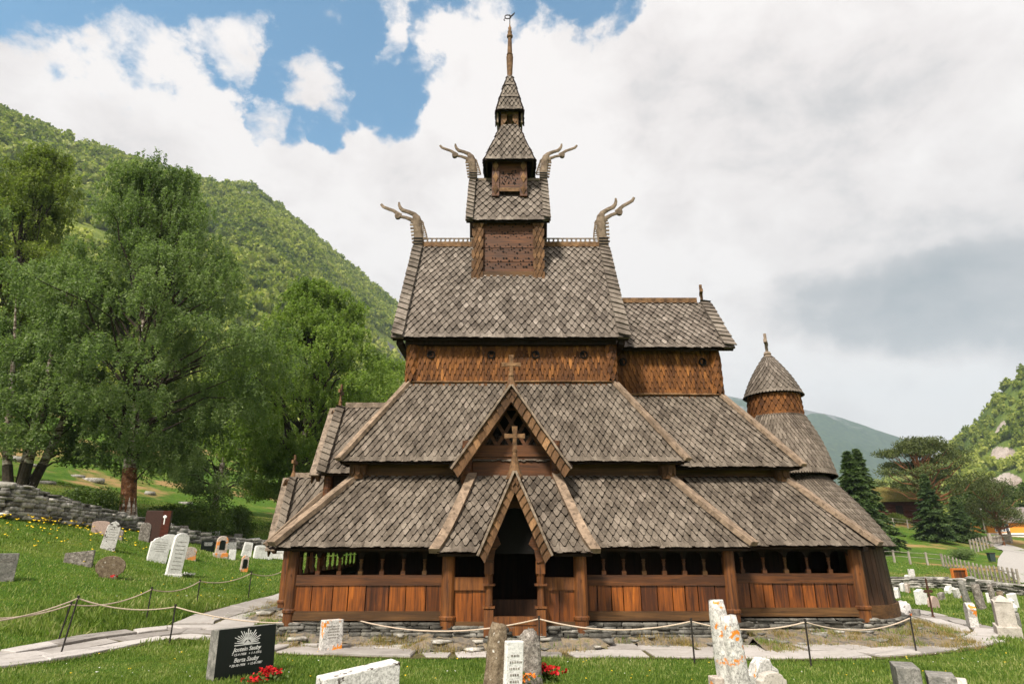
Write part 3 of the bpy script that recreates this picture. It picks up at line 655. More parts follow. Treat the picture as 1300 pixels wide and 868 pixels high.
def post(name, x, y, z0, z1, r, lean=0, mat='post_wood', parent=church):
    mb = MB(); h = z1 - z0
    mb.lathe([(r*1.05,0),(r*1.08,.26),(r*1.25,.28),(r*1.28,.33),(r*1.02,.36),(r*1.06,h*.5),(r,h)], (x, y, z0), 14)
    mb.box(x - .012, x + .012, y - r*1.12, y - r*.9, z0 + h*.6, z0 + h*.63)
    return mb.build(name, M[mat], parent, smooth=False)
def gallery(p0, p1, z0, z1, posts=True, arcade=True, parent=church, pw=.34, seed=1, mats=('sill_wood','panel_wood','rail_wood'), full=False):
    """one bay run of the open gallery; outside is on the right-hand side going p0->p1 reversed"""
    r = random.Random(seed); p0, p1 = V3(p0), V3(p1); d = (p1 - p0); L = d.length; d.normalize(); n = d.cross(Vector((0,0,1))); up = Vector((0,0,1))
    H = z1 - z0; zs, zp, zr = z0 + .19, z0 + .19 + .53, z0 + .19 + .53 + .22
    def bx(mb, a, b, za, zb, n0, n1, mi=0):
        c = p0 + d * (a + b) / 2 + n * (n0 + n1) / 2; c.z = (za + zb) / 2
        mb.frame(c, d * (b - a) / 2, n * (n1 - n0) / 2, up * (zb - za) / 2, mi)
    mb = MB(); bx(mb, 0, L, z0, zs, -.05, .09)
    if not full:
        mb2 = MB(); bx(mb2, 0, L, z0 - .03, z0 + .0, -.08, .13); mb.v, mb.f, mb.m = mb.v, mb.f, mb.m
    mb.build('sill_beam', M[mats[0]], parent)
    mb = MB(); a = 0.0
    while a < L - .02:
        w = min(r.uniform(.75, 1.2) * pw, L - a); w = L - a if L - a - w < .12 else w
        o = r.uniform(0, .018); bx(mb, a + .011, a + w - .011, zs - .01, zp + .01, .0 + o, .045 + o)
        if pw > .4 and r.random() < .0: pass
        a += w
    bx(mb, 0, L, zs - .05, zp + .05, -.05, -.02, 1)
    mb.build('plank_panel', [M[mats[1]], M['hole_dark']], parent)
    mb = MB(); bx(mb, 0, L, zp, zr, -.03, .085); mb.build('rail', M[mats[2]], parent)
    if arcade:
        nb = max(1, round(L / .49)); s = L / nb; zt_ = z1 - .02
        mb = MB(); bx(mb, 0, L, zt_ - .06, zt_ + .1, -.02, .06)
        for i in range(nb):   # arch spandrels
            for sd in (0, 1):
                xs = i * s if sd == 0 else (i + 1) * s; sg = 1 if sd == 0 else -1
                pts = [(xs, zt_ - .05), (xs + sg * s * .5, zt_ - .05), (xs + sg * s * .3, zt_ - .06), (xs + sg * s * .14, zt_ - .085), (xs + sg * .04, zt_ - .17), (xs, zt_ - .17)]
                P = [p0 + d * a_ + n * .01 for a_, _ in pts]
                for q_, (_, zz_) in zip(P, pts): q_.z = zz_
                mb.prism(P, n * .04)
        mb.build('arch_board', M['dark_wood'], parent)
        for i in range(1, nb):
            c = p0 + d * i * s + n * .03; mb = MB(); h = zt_ - .2 - zr
            mb.frame(c + up * (zr + .045), d * .05, n * .05, up * .045)
            mb.lathe([(.035, .09), (.042, .11), (.028, .14), (.034, h*.7), (.048, h*.8), (.03, h*.84), (.05, h)], (c.x, c.y, zr), 8)
            mb.build('colonnette', M['rail_wood' if i % 3 else 'sill_wood'], parent)
gallery((-4.88, 14.8, 0), (dx - 1.56, 14.8, 0), Z0, 2.0, seed=3, pw=.46)
gallery((dx + 1.56, 14.8, 0), (4.82, 14.8, 0), Z0, 2.0, seed=4)
gallery((4.98, 15.6, 0), (8.12, 15.6, 0), Z0 + .0, 2.02, seed=5, pw=.3)
gallery((-4.95, NY(14.85), 0), (-4.95, 14.85, 0), Z0, 2.0, seed=6, pw=.45)
gallery((4.9, NY(14.8), 0), (-4.95, NY(14.8), 0), Z0, 2.0, seed=7, arcade=False)
for x, y, r in [(-4.96, 14.78, .12), (4.92, 14.78, .14), (8.24, 15.62, .17), (-4.96, NY(14.8), .12)]:
    post('corner_post', x, y, Z0 - .12, 2.1, r)
mb = MB(); mb.beam((4.8, 14.7, 2.0), (4.8, 16.5, 2.25), .1, .12); mb.beam((8.3,15.1,1.98),(8.2,17,2.3),.1,.1); mb.beam((-4.9,14.5,1.98),(-4.9,17,2.1),.1,.1); mb.build('eave_bracket', M['dark_wood'], church)
# porch posts, side panels, door frame
yp = 14.18
for x in (dx - 1.44, dx + 1.42): post('porch_post', x, yp, .3, 2.02, .14)
for k, (a, b) in enumerate([(dx - 1.32, dx - .62), (dx + .62, dx + 1.3)]):
    mb = MB(); mb.box(a, b, yp - .03, yp + .06, .32, .54); mb.build('sill_beam', M['sill_wood'], church)
    mb = MB(); c = a + (b - a) * (.58 if k == 0 else .5); mb.box(a, c - .006, yp + .0, yp + .05, .54, 1.16); mb.box(c + .006, b, yp - .01, yp + .04, .54, 1.16); mb.build('plank_panel', M['panel_wood'], church)
    mb = MB(); mb.box(a - .02, b + .02, yp - .05, yp + .06, 1.16, 1.42); mb.build('rail', M['post_wood'], church)
for s in (-1, 1):
    mb = MB(); x = dx + s * .55; y = 13.98
    mb.box(x - .1, x + .1, y - .1, y + .1, .28, .8); mb.lathe([(.07,.8),(.085,.84),(.075,1.1),(.085,1.45),(.1,1.5)], (x, y, 0), 10); mb.box(x - .1, x + .1, y - .09, y + .09, 1.5, 1.75)
    for zc in (.82, 1.26): mb.box(x - .13, x + .13, y - .12, y + .12, zc, zc + .04)
    mb.build('door_post', M['post_wood'], church)
    # cusped arch plate
    A = [(.6,1.75),(.66,1.75),(.5,2.15),(.06,3.38),(0,3.42),(0,2.86),(.12,2.84),(.28,2.72),(.38,2.5),(.4,2.3),(.33,2.16),(.3,2.1),(.38,2.02),(.45,1.88),(.46,1.72),(.52,1.7)]
    mb = MB(); pts = [Vector((dx + s * a, 13.86, z)) for a, z in A]
    # triangulate as strips between outer and inner outlines
    outer = [(.66,1.75),(.57,2.02),(.5,2.15),(.42,2.38),(.34,2.6),(.24,2.88),(.12,3.2),(0,3.42)]; inner = [(.46,1.72),(.42,1.98),(.3,2.1),(.39,2.3),(.37,2.52),(.26,2.74),(.12,2.84),(0,2.86)]
    for (o0, o1, i0, i1) in zip(outer[:-1], outer[1:], inner[:-1], inner[1:]):
        P = [Vector((dx + s*a, 13.86, z)) for a, z in (i0, o0, o1, i1)]; mb.prism(P if s > 0 else P[::-1], (0,.07,0))
    mb.build('arch_plate', M['rail_wood'], church)
mb = MB(); mb.box(dx - .46, dx + .46, 13.92, 14.05, .3, .5); mb.box(dx-.46, dx+.46, 13.9, 14.02, .505, .66); mb.build('door_threshold', M['post_wood'], church)
mb = MB(); mb.box(dx-.62, dx+.62, 14.8, 15.0, .5, .92); mb.box(dx-.62, dx+.62, 14.06, 14.78, .3, .52); mb.build('door_step', M['apse_wood'], church)
for s in (-1, 1):
    mb = MB(); mb.box(dx + s*.62 - .03, dx + s*.62 + .03, 14.2, 16.0, .5, 2.1); mb.build('portal_side_wall', M['dark_wood'], church)
mb = MB(); mb.prism([(dx-.62, 14.12, 1.9), (dx+.62, 14.12, 1.9), (dx, 14.12, 3.42)], (0,.05,0)); mb.build('porch_shade_sheet', M['hole_dark'], church)  # added near-black sheet paints the doorway's shade up into the gable
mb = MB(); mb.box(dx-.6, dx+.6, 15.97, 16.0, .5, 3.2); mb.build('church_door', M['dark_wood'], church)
dgy = 13.62; dhw = .74; zdA = zt(702, dgy); zdB = zt(599, dgy)
ridge_y('door_gable_roof', dgy, 15.5, dx, dhw, zdA, zdB, w=.2)
for s in (-1, 1): barge((dx, dgy - .03, zdB), (dx + s * (dhw + .02), dgy - .03, zdA - .05), (0,-1,0), .18, e=.17)
spike((dx, dgy + .06, zdB - .15), .72, .2); cross((dx, dgy + .06, zdB + .5), .52, .23)
# ---- west gable and porch
wx = -5.45
mb = MB(); zwA, zwB = 4.05, zt(519, YC); hwW = 1.42
trap(mb, (wx - .25, YC - hwW, zwA), (-2.9, YC - hwW, zwA), (-2.9, YC, zwB), (wx - .25, YC, zwB), .19, .18)
trap(mb, (-2.9, YC + hwW, zwA), (wx - .25, YC + hwW, zwA), (wx - .25, YC, zwB), (-2.9, YC, zwB), .19, .18)
mb.build('gable_roof', [M['roof_shingle'], M['dark_wood']], church)
verge_strip('verge_board', (wx - .3, YC - hwW, zwA), (wx - .3, YC, zwB), .3, (1,0,0), (0,-1,.6), lean=.7, mat='roof_shingle', e=.22)
mb = MB(); mb.box(wx, -3.4, YC - .08, YC + .08, zwB + .03, zwB + .2); mb.build('ridge_beam', M['grey_wood'], church)
for s in (-1, 1): barge((wx - .33, YC, zwB), (wx - .33, YC + s * (hwW + .02), zwA - .05), (-1,0,0), .27)
spike((wx - .2, YC, zwB - .2), .5, .2); cross((wx - .2, YC, zwB + .2), .62, .25, (0,1,0))
mb = MB(); mb.box(wx, -3.9, YC - 1.1, YC + 1.1, 3.4, 4.25); mb.prism([(wx, YC-1.1, 4.25), (wx, YC+1.1, 4.25), (wx, YC, 5.9)], (.1,0,0)); mb.build('gable_planks', M['dark_wood'], church)
for s in (-1, 1):
    mb = MB(); mb.tube([(wx - .02, YC + s*1.15, 3.3), (wx - .02, YC + s*1.15, 4.3)], .13, 10); mb.build('gable_corner_post', M['rail_wood'], church)
wpx = -6.75; wpw = 1.85
mb = MB(); a0 = (wpx, YC + wpw, 2.0); a1 = (wpx, YC - wpw, 2.0); b1 = (wx, YC - 1.0, 3.62); b0 = (wx, YC + 1.0, 3.62)
trap(mb, a0, a1, b1, b0, .19, .18); trap(mb, a1, (-4.6, YC - wpw, 2.0), (-4.6, YC - 1.0, 3.62), b1, .19, .18); trap(mb, (-4.6, YC + wpw, 2.0), a0, b0, (-4.6, YC + 1.0, 3.62), .19, .18)
mb.build('porch_roof', [M['roof_shingle'], M['dark_wood']], church)
for s in (-1, 1): board('hip_board', (wpx - .08, YC + s*(wpw+.08), 1.98), (wx, YC + s*1.0, 3.64), .2, .1)
hw2 = .78; zl = zt(607, YC)
mb = MB()
trap(mb, (wpx - .22, YC - hw2, 1.95), (wx, YC - hw2, 1.95), (wx, YC, zl), (wpx - .22, YC, zl), .19, .17); trap(mb, (wx, YC + hw2, 1.95), (wpx - .22, YC + hw2, 1.95), (wpx - .22, YC, zl), (wx, YC, zl), .19, .17)
mb.build('door_gable_roof', [M['roof_shingle'], M['dark_wood']], church)
verge_strip('verge_board', (wpx - .26, YC - hw2, 1.95), (wpx - .26, YC, zl), .24, (1,0,0), (0,-1,.4), lean=.7, mat='roof_shingle', e=.2)
mb = MB(); mb.box(wpx - .1, wx, YC - .07, YC + .07, zl + .02, zl + .17); mb.build('ridge_beam', M['grey_wood'], church)
for s in (-1, 1): barge((wpx - .3, YC, zl), (wpx - .3, YC + s*(hw2+.02), 1.9), (-1,0,0), .22)
spike((wpx - .18, YC, zl - .1), .45, .16); cross((wpx - .18, YC, zl + .18), .55, .22, (0,1,0))
for y in (YC - 1.6, YC + 1.6): post('porch_post', -6.25, y, .3, 2.05, .14)
for s in (-1, 1):
    mb = MB(); y = YC + s*1.6; mb.box(-6.2, -4.95, y-.05, y+.05, .35, 1.2); mb.build('plank_panel', M['panel_wood'], church)
for y in (YC - .55, YC + .55):
    mb = MB(); mb.box(-6.4, -6.2, y-.1, y+.1, .3, 1.9); mb.build('door_post', M['post_wood'], church)
# ---- apse: curved gallery, cone roofs and round turret
AX, AY = 8.62, YC
def ell(cx, a, b, t, cy=AY): return Vector((cx + a * math.cos(t), cy + b * math.sin(t), 0))
EAV = (8.5, 2.08, 4.05); WAL = (8.42, 1.98, 3.72)
def cone(name, lo, hi, z0, z1, n, e=.22, mat='roof_shingle', t0=-PI/2, t1=PI/2, curve=0.0, w_h=None):
    """shingled surface between two ellipses (cx,a,b)"""
    mb = MB()
    def S(t, v):
        vv = v; p = ell(*lo, t).lerp(ell(*hi, t), vv); k = curve * math.sin(PI * v); c = Vector((AX, AY, 0)); d = (p - c); d.z = 0
        p = p + (d.normalized() * k if d.length else d); p.z = z0 + (z1 - z0) * v; return p
    H = sum((S(0, (k+1)/12) - S(0, k/12)).length for k in range(12)); rows = int(math.ceil(H / e)); dt = (t1 - t0) / n
    full = abs(t1 - t0 - 2*PI) < .01
    N0 = 24
    deck = [[S(t0 + (t1-t0)*j/N0, k/6) for j in range(N0+1)] for k in range(7)]
    vs = [p for r in deck for p in r]; mb.add(vs, [(k*(N0+1)+j, k*(N0+1)+j+1, (k+1)*(N0+1)+j+1, (k+1)*(N0+1)+j) for k in range(6) for j in range(N0)], 1)
    for k in range(-1, rows):
        v0 = max(k, 0) * e / H; par = .5 if k % 2 else 0
        for i in range(n + 1):
            tc = t0 + (i + par) * dt
            if tc > t1 + .3 * dt and not full: continue
            if full and i == n: continue
            out = [(-.46, 2.3), (-.46, 1), (-.13, .06), (.13, .06), (.46, 1), (.46, 2.3)]; top = []; bot = []; j = random.uniform(-.05, .05)
            for a, b in out:
                v = min(1.0, v0 + (b + j * .5 - .12) * e / H); t = tc + (a + j*.3) * dt
                p = S(t, v); q_ = S(t + .01, v); r_ = S(t, v + .01); nn = (q_ - p).cross(r_ - p); nn = nn.normalized() if nn.length > 1e-9 else Vector((0,0,1))
                p = p + nn * .055 * (1 - b / 2.3); bot.append(p); top.append(p + nn * .022)
            m_ = len(out); mb.add(bot + top, [tuple(range(m_, 2*m_))] + [(q, q+1, m_+q+1, m_+q) for q in range(m_-1)], 0)
    return mb.build(name, [M[mat], M['dark_wood']], church)
zA1 = zt(612, YC)
cone('apse_gallery_roof', EAV, (8.4, 1.02, 2.2), 2.03, zA1 + .02, 78, e=.18, curve=.12, t0=-2.25, t1=2.25)
TR = .76; zTb = zt(531, YC); zTe = zt(500, YC) - .05; zTt = zt(455, YC)
cone('apse_roof', (8.32, 1.42, 2.55), (AX, TR + .06, TR + .06), zA1 + .0, zTb, 60, e=.18, curve=.1, t0=-2.7, t1=2.7)
cone('turret_wall', (AX, TR + .04, TR + .04), (AX, TR, TR), zTb - .05, zTe + .15, 26, e=.17, mat='wall_shingle', t0=-PI, t1=PI)
cone('turret_roof', (AX, TR + .12, TR + .12), (AX, .09, .09), zTe - .08, zTt + .05, 28, e=.15, t0=-PI, t1=PI, curve=.07, mat='high_roof_shingle')
mb = MB(); mb.lathe([(.2,-.02),(.17,.12),(.1,.2),(.13,.22),(.1,.3)], (AX, AY, zTt - .08), 10); mb.build('finial_base', M['grey_wood'], church)
cross((AX, AY, zTt + .15), .72, .26, (.45,.9,0), 'grey_wood', .09)
mb = MB(); N = 30
def wl(t, g=0): return ell(WAL[0], WAL[1] + g, WAL[2] + g, t)
i = 0; t = -PI/2
while t < PI/2:
    dt = random.uniform(.06, .1); a = wl(t + .003, .1); b = wl(t + dt - .003, .1); c = wl(t + dt - .003); d = wl(t + .003)
    off = random.uniform(0, .015); a2, b2 = wl(t + .003, off), wl(t + dt - .003, off)
    vs = [Vector((p.x, p.y, z)) for z in (Z0 - .1, 2.15) for p in ((a, b, wl(t+dt-.003, .03), wl(t+.003, .03)) if z < 1 else (a2, b2, wl(t+dt-.003,-.05), wl(t+.003,-.05)))]
    mb.add(vs, [(0,1,5,4),(1,2,6,5),(2,3,7,6),(3,0,4,7),(4,5,6,7)]); t += dt
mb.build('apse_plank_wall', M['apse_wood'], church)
mb = MB(); rings = []
for k in range(31):
    t = -PI/2 + PI*k/30; rings.append([Vector((p.x, p.y, z)) for p, z in ((wl(t,.07), Z0-.14), (wl(t,.16), Z0-.14), (wl(t,.15), Z0+.2), (wl(t,.05), Z0+.2))])
mb.rings(rings); mb.build('apse_sill', M['sill_wood'], church)
mb = MB(); mb.box(AX-.6, AX+.5, AY-1.6, AY+1.6, .5, zA1+.3); mb.build('apse_inner_wall', M['dark_wood'], church)
# ================================================================== STONES, PATHS, GROUND
def _cube26():
    vs = []; idx = {}
    for x in (-1,0,1):
        for y in (-1,0,1):
            for z in (-1,0,1):
                if (x,y,z) != (0,0,0): idx[(x,y,z)] = len(vs); vs.append((x,y,z))
    q = []
    for ax in range(3):
        for s in (-1, 1):
            for a in (-1, 0):
                for b in (-1, 0):
                    def P(i, j):
                        c = [0,0,0]; c[ax] = s; c[(ax+1)%3] = i; c[(ax+2)%3] = j; return idx[tuple(c)]
                    f = [P(a,b), P(a+1,b), P(a+1,b+1), P(a,b+1)]; q.append(f if s > 0 else f[::-1])
    v = np.array(vs, float); n = v / np.linalg.norm(v, axis=1)[:, None]
    return v, n, np.array(q)
_CV, _CN, _CQ = _cube26()
def stones_mesh(name, items, mats, parent=None, rnd=.45, jit=.16, seed=1, mi=None, loc=None):
    """items: (cx,cy,cz, hx,hy,hz, yaw)"""
    it = np.array(items, float); n = len(it); r = np.random.default_rng(seed)
    t = (_CV * (1 - rnd) + _CN * rnd * 1.25)[None].repeat(n, 0) + r.normal(0, jit, (n, 26, 3)) * .55
    t = t * it[:, None, 3:6]; c, s = np.cos(it[:, 6])[:, None], np.sin(it[:, 6])[:, None]
    x = t[..., 0] * c - t[..., 1] * s; y = t[..., 0] * s + t[..., 1] * c
    v = np.stack([x, y, t[..., 2]], -1) + it[:, None, :3]
    q = (_CQ[None] + (np.arange(n) * 26)[:, None, None]).reshape(-1, 4)
    if parent is not None:
        o0 = np.array(parent.location); v = v - o0; loc = None
    return np_mesh(name, v.reshape(-1, 3), q, mats, parent=parent, loc=loc)
rs = random.Random(11)
# paths: centre lines on the ground
def gl(pts): return [gp(px, py) for px, py in pts]
PATH_F = [(p.x, p.y) for p in gl([(-120,850),(40,834),(130,815),(250,800),(380,817),(520,823),(660,823),(800,823),(950,825),(1060,824),(1150,816),(1215,806),(1222,798),(1195,790),(1165,782),(1130,774)])]
PATH_W = [(p.x, p.y) for p in gl([(255,804),(290,786),(330,776),(366,765),(390,757)])]
def resample(pl, step):
    out = []; acc = 0
    for a, b in zip(pl[:-1], pl[1:]):
        L = math.hypot(b[0]-a[0], b[1]-a[1]); n = max(1, int(L / step))
        for k in range(n): out.append((a[0]+(b[0]-a[0])*k/n, a[1]+(b[1]-a[1])*k/n))
    out.append(pl[-1]); 
    for _ in range(3): out = [out[0]] + [((a[0]+b[0]*2+c[0])/4, (a[1]+b[1]*2+c[1])/4) for a, b, c in zip(out[:-2], out[1:-1], out[2:])] + [out[-1]]
    return out
PF = resample(PATH_F, .35); PW = resample(PATH_W, .35)
def wf(x): return 1.0 if x < -4.5 else .95
HWF = lambda x, y: .9 if x > 10.5 else (1.22 if x > -5 else .78)
HWW = lambda x, y: 1.0
def pl_dist(X, Y, pl):
    P = np.array(pl); A, B = P[:-1], P[1:]; d = np.full(X.shape, 1e9)
    for a, b in zip(A, B):
        ab = b - a; t = np.clip(((X-a[0])*ab[0] + (Y-a[1])*ab[1]) / max(1e-9, (ab**2).sum()), 0, 1)
        d = np.minimum(d, np.hypot(X - a[0] - t*ab[0], Y - a[1] - t*ab[1]))
    return d
def sheet(name, pl, hw, mat, lift, nx=6, kind='structure'):
    P = [Vector((x, y, 0)) for x, y in pl]; vs = []; 
    for k, p in enumerate(P):
        d = (P[min(k+1, len(P)-1)] - P[max(k-1, 0)]).normalized(); s = Vector((-d.y, d.x, 0))
        for j in range(nx + 1):
            q = p + s * hw(p.x, p.y) * (2*j/nx - 1); vs.append((q.x, q.y, 0))
    v = np.array(vs); v[:, 2] = Gn(v[:, 0], v[:, 1]) + lift; w = nx + 1
    q = np.array([[k*w+j, k*w+j+1, (k+1)*w+j+1, (k+1)*w+j] for k in range(len(P)-1) for j in range(nx)])
    o = np_mesh(name, v, q, mat); tag(o, kind=kind); return o
flat('joint_soil', (.085,.075,.035), .95, .1, .5, 12)
sheet('path', PF, lambda x, y: HWF(x, y) + .06, M['joint_soil'], .012); sheet('side_path', PW, lambda x, y: 1.04, M['joint_soil'], .016)
def flags(name, pl, hw, rows, seed):
    r = random.Random(seed); mb = MB(); P = [Vector((x, y, 0)) for x, y in pl]
    cum = [0]
    for a, b in zip(P[:-1], P[1:]): cum.append(cum[-1] + (b - a).length)
    def S(s, t):
        s = max(0, min(cum[-1] - 1e-4, s)); k = max(i for i in range(len(cum)) if cum[i] <= s); k = min(k, len(P) - 2)
        a, b = P[k], P[k+1]; f = (s - cum[k]) / max(1e-6, cum[k+1] - cum[k]); p = a.lerp(b, f)
        d = (P[min(k+2, len(P)-1)] - P[max(k-1, 0)]).normalized(); n = Vector((-d.y, d.x, 0)); return p + n * t * hw(p.x, p.y)
    edges = [-1.0] + [-1 + 2*(i+1)/rows + r.uniform(-.12, .12) for i in range(rows-1)] + [1.0]
    for ri in range(rows):
        s = r.uniform(0, .3)
        while s < cum[-1] - .3:
            L = r.uniform(.6, 1.7); g = .03
            wob = lambda: r.uniform(-.07, .07)
            lo, hi = edges[ri] + g*1.6, edges[ri+1] - g*1.6
            sl = r.uniform(-.2, .2)
            c = [(s+g+sl, lo+wob()*.6), (s+L*.5, lo+wob()*.9), (s+L-g, lo+wob()*.6), (s+L-g+r.uniform(-.05,.12), hi+wob()*.6), (s+L*.45, hi+wob()*.9), (s+g, hi+wob()*.6)]
            pts = [S(a, b) for a, b in c]; dz = r.uniform(.02, .055); tx, ty = r.uniform(-.012,.012), r.uniform(-.012,.012); m = sum(pts, Vector()) / 6
            zg = G(m.x, m.y)
            if not (m.x > 30):
                ins = [m + (p - m) * .975 for p in pts]
                top = [Vector((p.x, p.y, G(p.x, p.y) + dz + tx*(p.x-m.x) + ty*(p.y-m.y) + .012)) for p in ins]; mid = [Vector((p.x, p.y, G(p.x, p.y) + dz)) for p in pts]; bot = [p - Vector((0,0,.08)) for p in mid]
                mb.add(bot + mid + top, [(j, (j+1)%6, 6+(j+1)%6, 6+j) for j in range(6)] + [(6+j, 6+(j+1)%6, 12+(j+1)%6, 12+j) for j in range(6)] + [tuple(range(12, 18))])
            s += L
    o = mb.build(name, M['flagstone']); tag(o, kind='structure'); return o
flags('path_flagstones', PF, HWF, 3, 5); flags('side_path_flagstones', PW, HWW, 2, 6)
# rubble apron round the church
def church_dist(X, Y):
    dx1 = np.maximum(np.maximum(-5.0 - X, X - 5.0), 0); dy1 = np.maximum(np.maximum(14.75 - Y, Y - 24.7), 0); a = np.hypot(dx1, dy1)
    dx2 = np.maximum(np.maximum(3.0 - X, X - 8.3), 0); dy2 = np.maximum(np.maximum(15.5 - Y, Y - 24.0), 0); b = np.hypot(dx2, dy2)
    e = (np.hypot((X - 8.42) / 2.1, (Y - YC) / 3.85) - 1) * 2.2
    dx3 = np.maximum(np.maximum(-1.7 - X, X - 1.8), 0); dy3 = np.maximum(np.maximum(14.0 - Y, Y - 16), 0); c = np.hypot(dx3, dy3)
    dx4 = np.maximum(np.maximum(-6.5 - X, X + 5), 0); dy4 = np.maximum(np.maximum(17.9 - Y, Y - 21.5), 0); d = np.hypot(dx4, dy4)
    return np.minimum(np.minimum(np.minimum(a, b), np.minimum(c, np.maximum(e, 0))), d)
gx, gy_ = np.meshgrid(np.arange(-8, 13, .12), np.arange(12.6, 27, .12)); cd = church_dist(gx, gy_)
def apr(X, Y): return np.where(X > 5.2, 1.15, np.where(X < -4.5, .8, .45)) + .1 * np.sin(X * 2.1) + .08 * np.sin(X * .9 + Y * 3)
APR = apr(gx, gy_)
hz_ = Gn(gx, gy_) + np.clip(1 - cd / APR, -.3, 1) * .24 + np.where(cd < APR, RNG.normal(0, .012, cd.shape), 0)
okc = (cd < APR * 1.03)
ids = -np.ones(cd.shape, int); keep = okc.copy(); ids[keep] = np.arange(keep.sum())
qq = []
for i in range(cd.shape[0]-1):
    for j in range(cd.shape[1]-1):
        if keep[i,j] and keep[i,j+1] and keep[i+1,j+1] and keep[i+1,j]: qq.append((ids[i,j], ids[i,j+1], ids[i+1,j+1], ids[i+1,j]))
tag(np_mesh('rubble_ground', np.stack([gx[keep], gy_[keep], hz_[keep]], -1), np.array(qq), M['rubble_soil'], smooth=True), kind='structure')
def hap(x, y):
    c = float(church_dist(np.array([x]), np.array([y]))[0]); return G(x, y) + max(-.0, 1 - c / float(apr(np.array([x]), np.array([y]))[0])) * .24
# foundation of stacked flat stones (part of the church)
items = []
def fnd(p0, p1, ztop=.46, dep=.16):
    p0, p1 = Vector(p0), Vector(p1); L = (p1 - p0).length; d = (p1 - p0) / L; n = Vector((d.y, -d.x)); yaw = math.atan2(d.y, d.x)
    z = ztop
    while z > .08:
        h = rs.uniform(.05, .1); s = rs.uniform(-.2, 0)
        while s < L:
            w = rs.uniform(.16, .55); o = rs.uniform(-.03, .05) + (ztop - z) * .25; c = p0 + d * (s + w/2) + n * o
            items.append((c.x, c.y, z - h/2, w/2*.98, dep, h/2*1.02, yaw + rs.uniform(-.06,.06))); s += w
        z -= h
for a, b in [((-5.1,14.84),(-1.5,14.84)), ((1.6,14.84),(5.0,14.84)), ((4.95,15.64),(8.3,15.64)), ((-5.05,24.6),(-5.05,14.9)), ((-1.6,14.22),(-.5,14.22)), ((.6,14.22),(1.75,14.22)), ((-.5,14.1),(.65,14.1)), ((-6.4,21.4),(-6.4,18.0)),((-6.4,18.0),(-5,18.0))]: fnd(a, b)
for k in range(24):
    t = -PI/2 + PI*k/24; p, q = wl(t, .08), wl(t + PI/24, .08); fnd((p.x, p.y), (q.x, q.y), .4)
stones_mesh('foundation_stones', items, M['foundation_stone'], parent=church, seed=3, jit=.15, rnd=.12)
mb = MB(); mb.box(-4.9, 4.85, 14.95, NY(14.95), -.1, .44); mb.box(4.9, 8.1, 15.75, NY(15.75), -.1, .42); mb.box(-1.4, 1.5, 14.3, 14.94, -.1, .3); mb.build('foundation_core', M['wall_stone'], church)
items = []
for _ in range(1100):
    x, y = rs.uniform(-7.5, 12), rs.uniform(12.6, 22); c = float(church_dist(np.array([x]), np.array([y]))[0])
    if c < .03 or c > float(apr(np.array([x]), np.array([y]))[0]) or rs.random() < c * .5: continue
    w = rs.uniform(.04, .22) * (1.2 - c*.5); items.append((x, y, hap(x, y) + .0, w, w * rs.uniform(.5, .9), w * rs.uniform(.1, .22), rs.uniform(0, 6.28)))
tag(stones_mesh('rubble_stones', items, M['wall_stone'], seed=5, rnd=.2, jit=.14), kind='stuff')
# ground sheet
def ground():
    rr = np.concatenate([[0.01], np.geomspace(.6, 14, 46), np.geomspace(14.3, 140, 150)[0:], np.geomspace(145, 5200, 40)]); th = np.concatenate([np.linspace(-math.radians(58), math.radians(58), 420), np.linspace(math.radians(62), math.radians(298), 60)])
    R, T_ = np.meshgrid(rr, th, indexing='ij'); X = R * np.sin(T_); Y = R * np.cos(T_); Z = Gn(X, Y)
    Z = Z + np.where(R > 60, np.sin(X*.11)*np.cos(Y*.09)*.15, 0)
    v = np.stack([X, Y, Z], -1).reshape(-1, 3); n = len(th); q = []
    i, j = np.meshgrid(np.arange(len(rr)-1), np.arange(n), indexing='ij'); j2 = (j + 1) % n
    q = np.stack([i*n + j, (i+1)*n + j, (i+1)*n + j2, i*n + j2], -1).reshape(-1, 4)[:, ::-1]
    tag(np_mesh('ground', v, q, M['lawn'], smooth=True), kind='structure')
ground()
# road on the right
def road(name, px, hw, mat, lift):
    pl = resample([(p.x, p.y) for p in gl(px)], 1.0); sheet(name, pl, lambda x, y: hw, M[mat], lift, 4); return pl
RD = road('road', [(1420,752),(1345,742),(1306,726),(1300,714),(1304,704),(1282,695),(1266,690),(1252,686)], 1.9, 'gravel_road', .05)
RD2 = road('side_road', [(1420,700),(1340,700),(1290,701)], 2.0, 'gravel_road', .07)
tag(bpy.data.objects['road'], kind='structure')
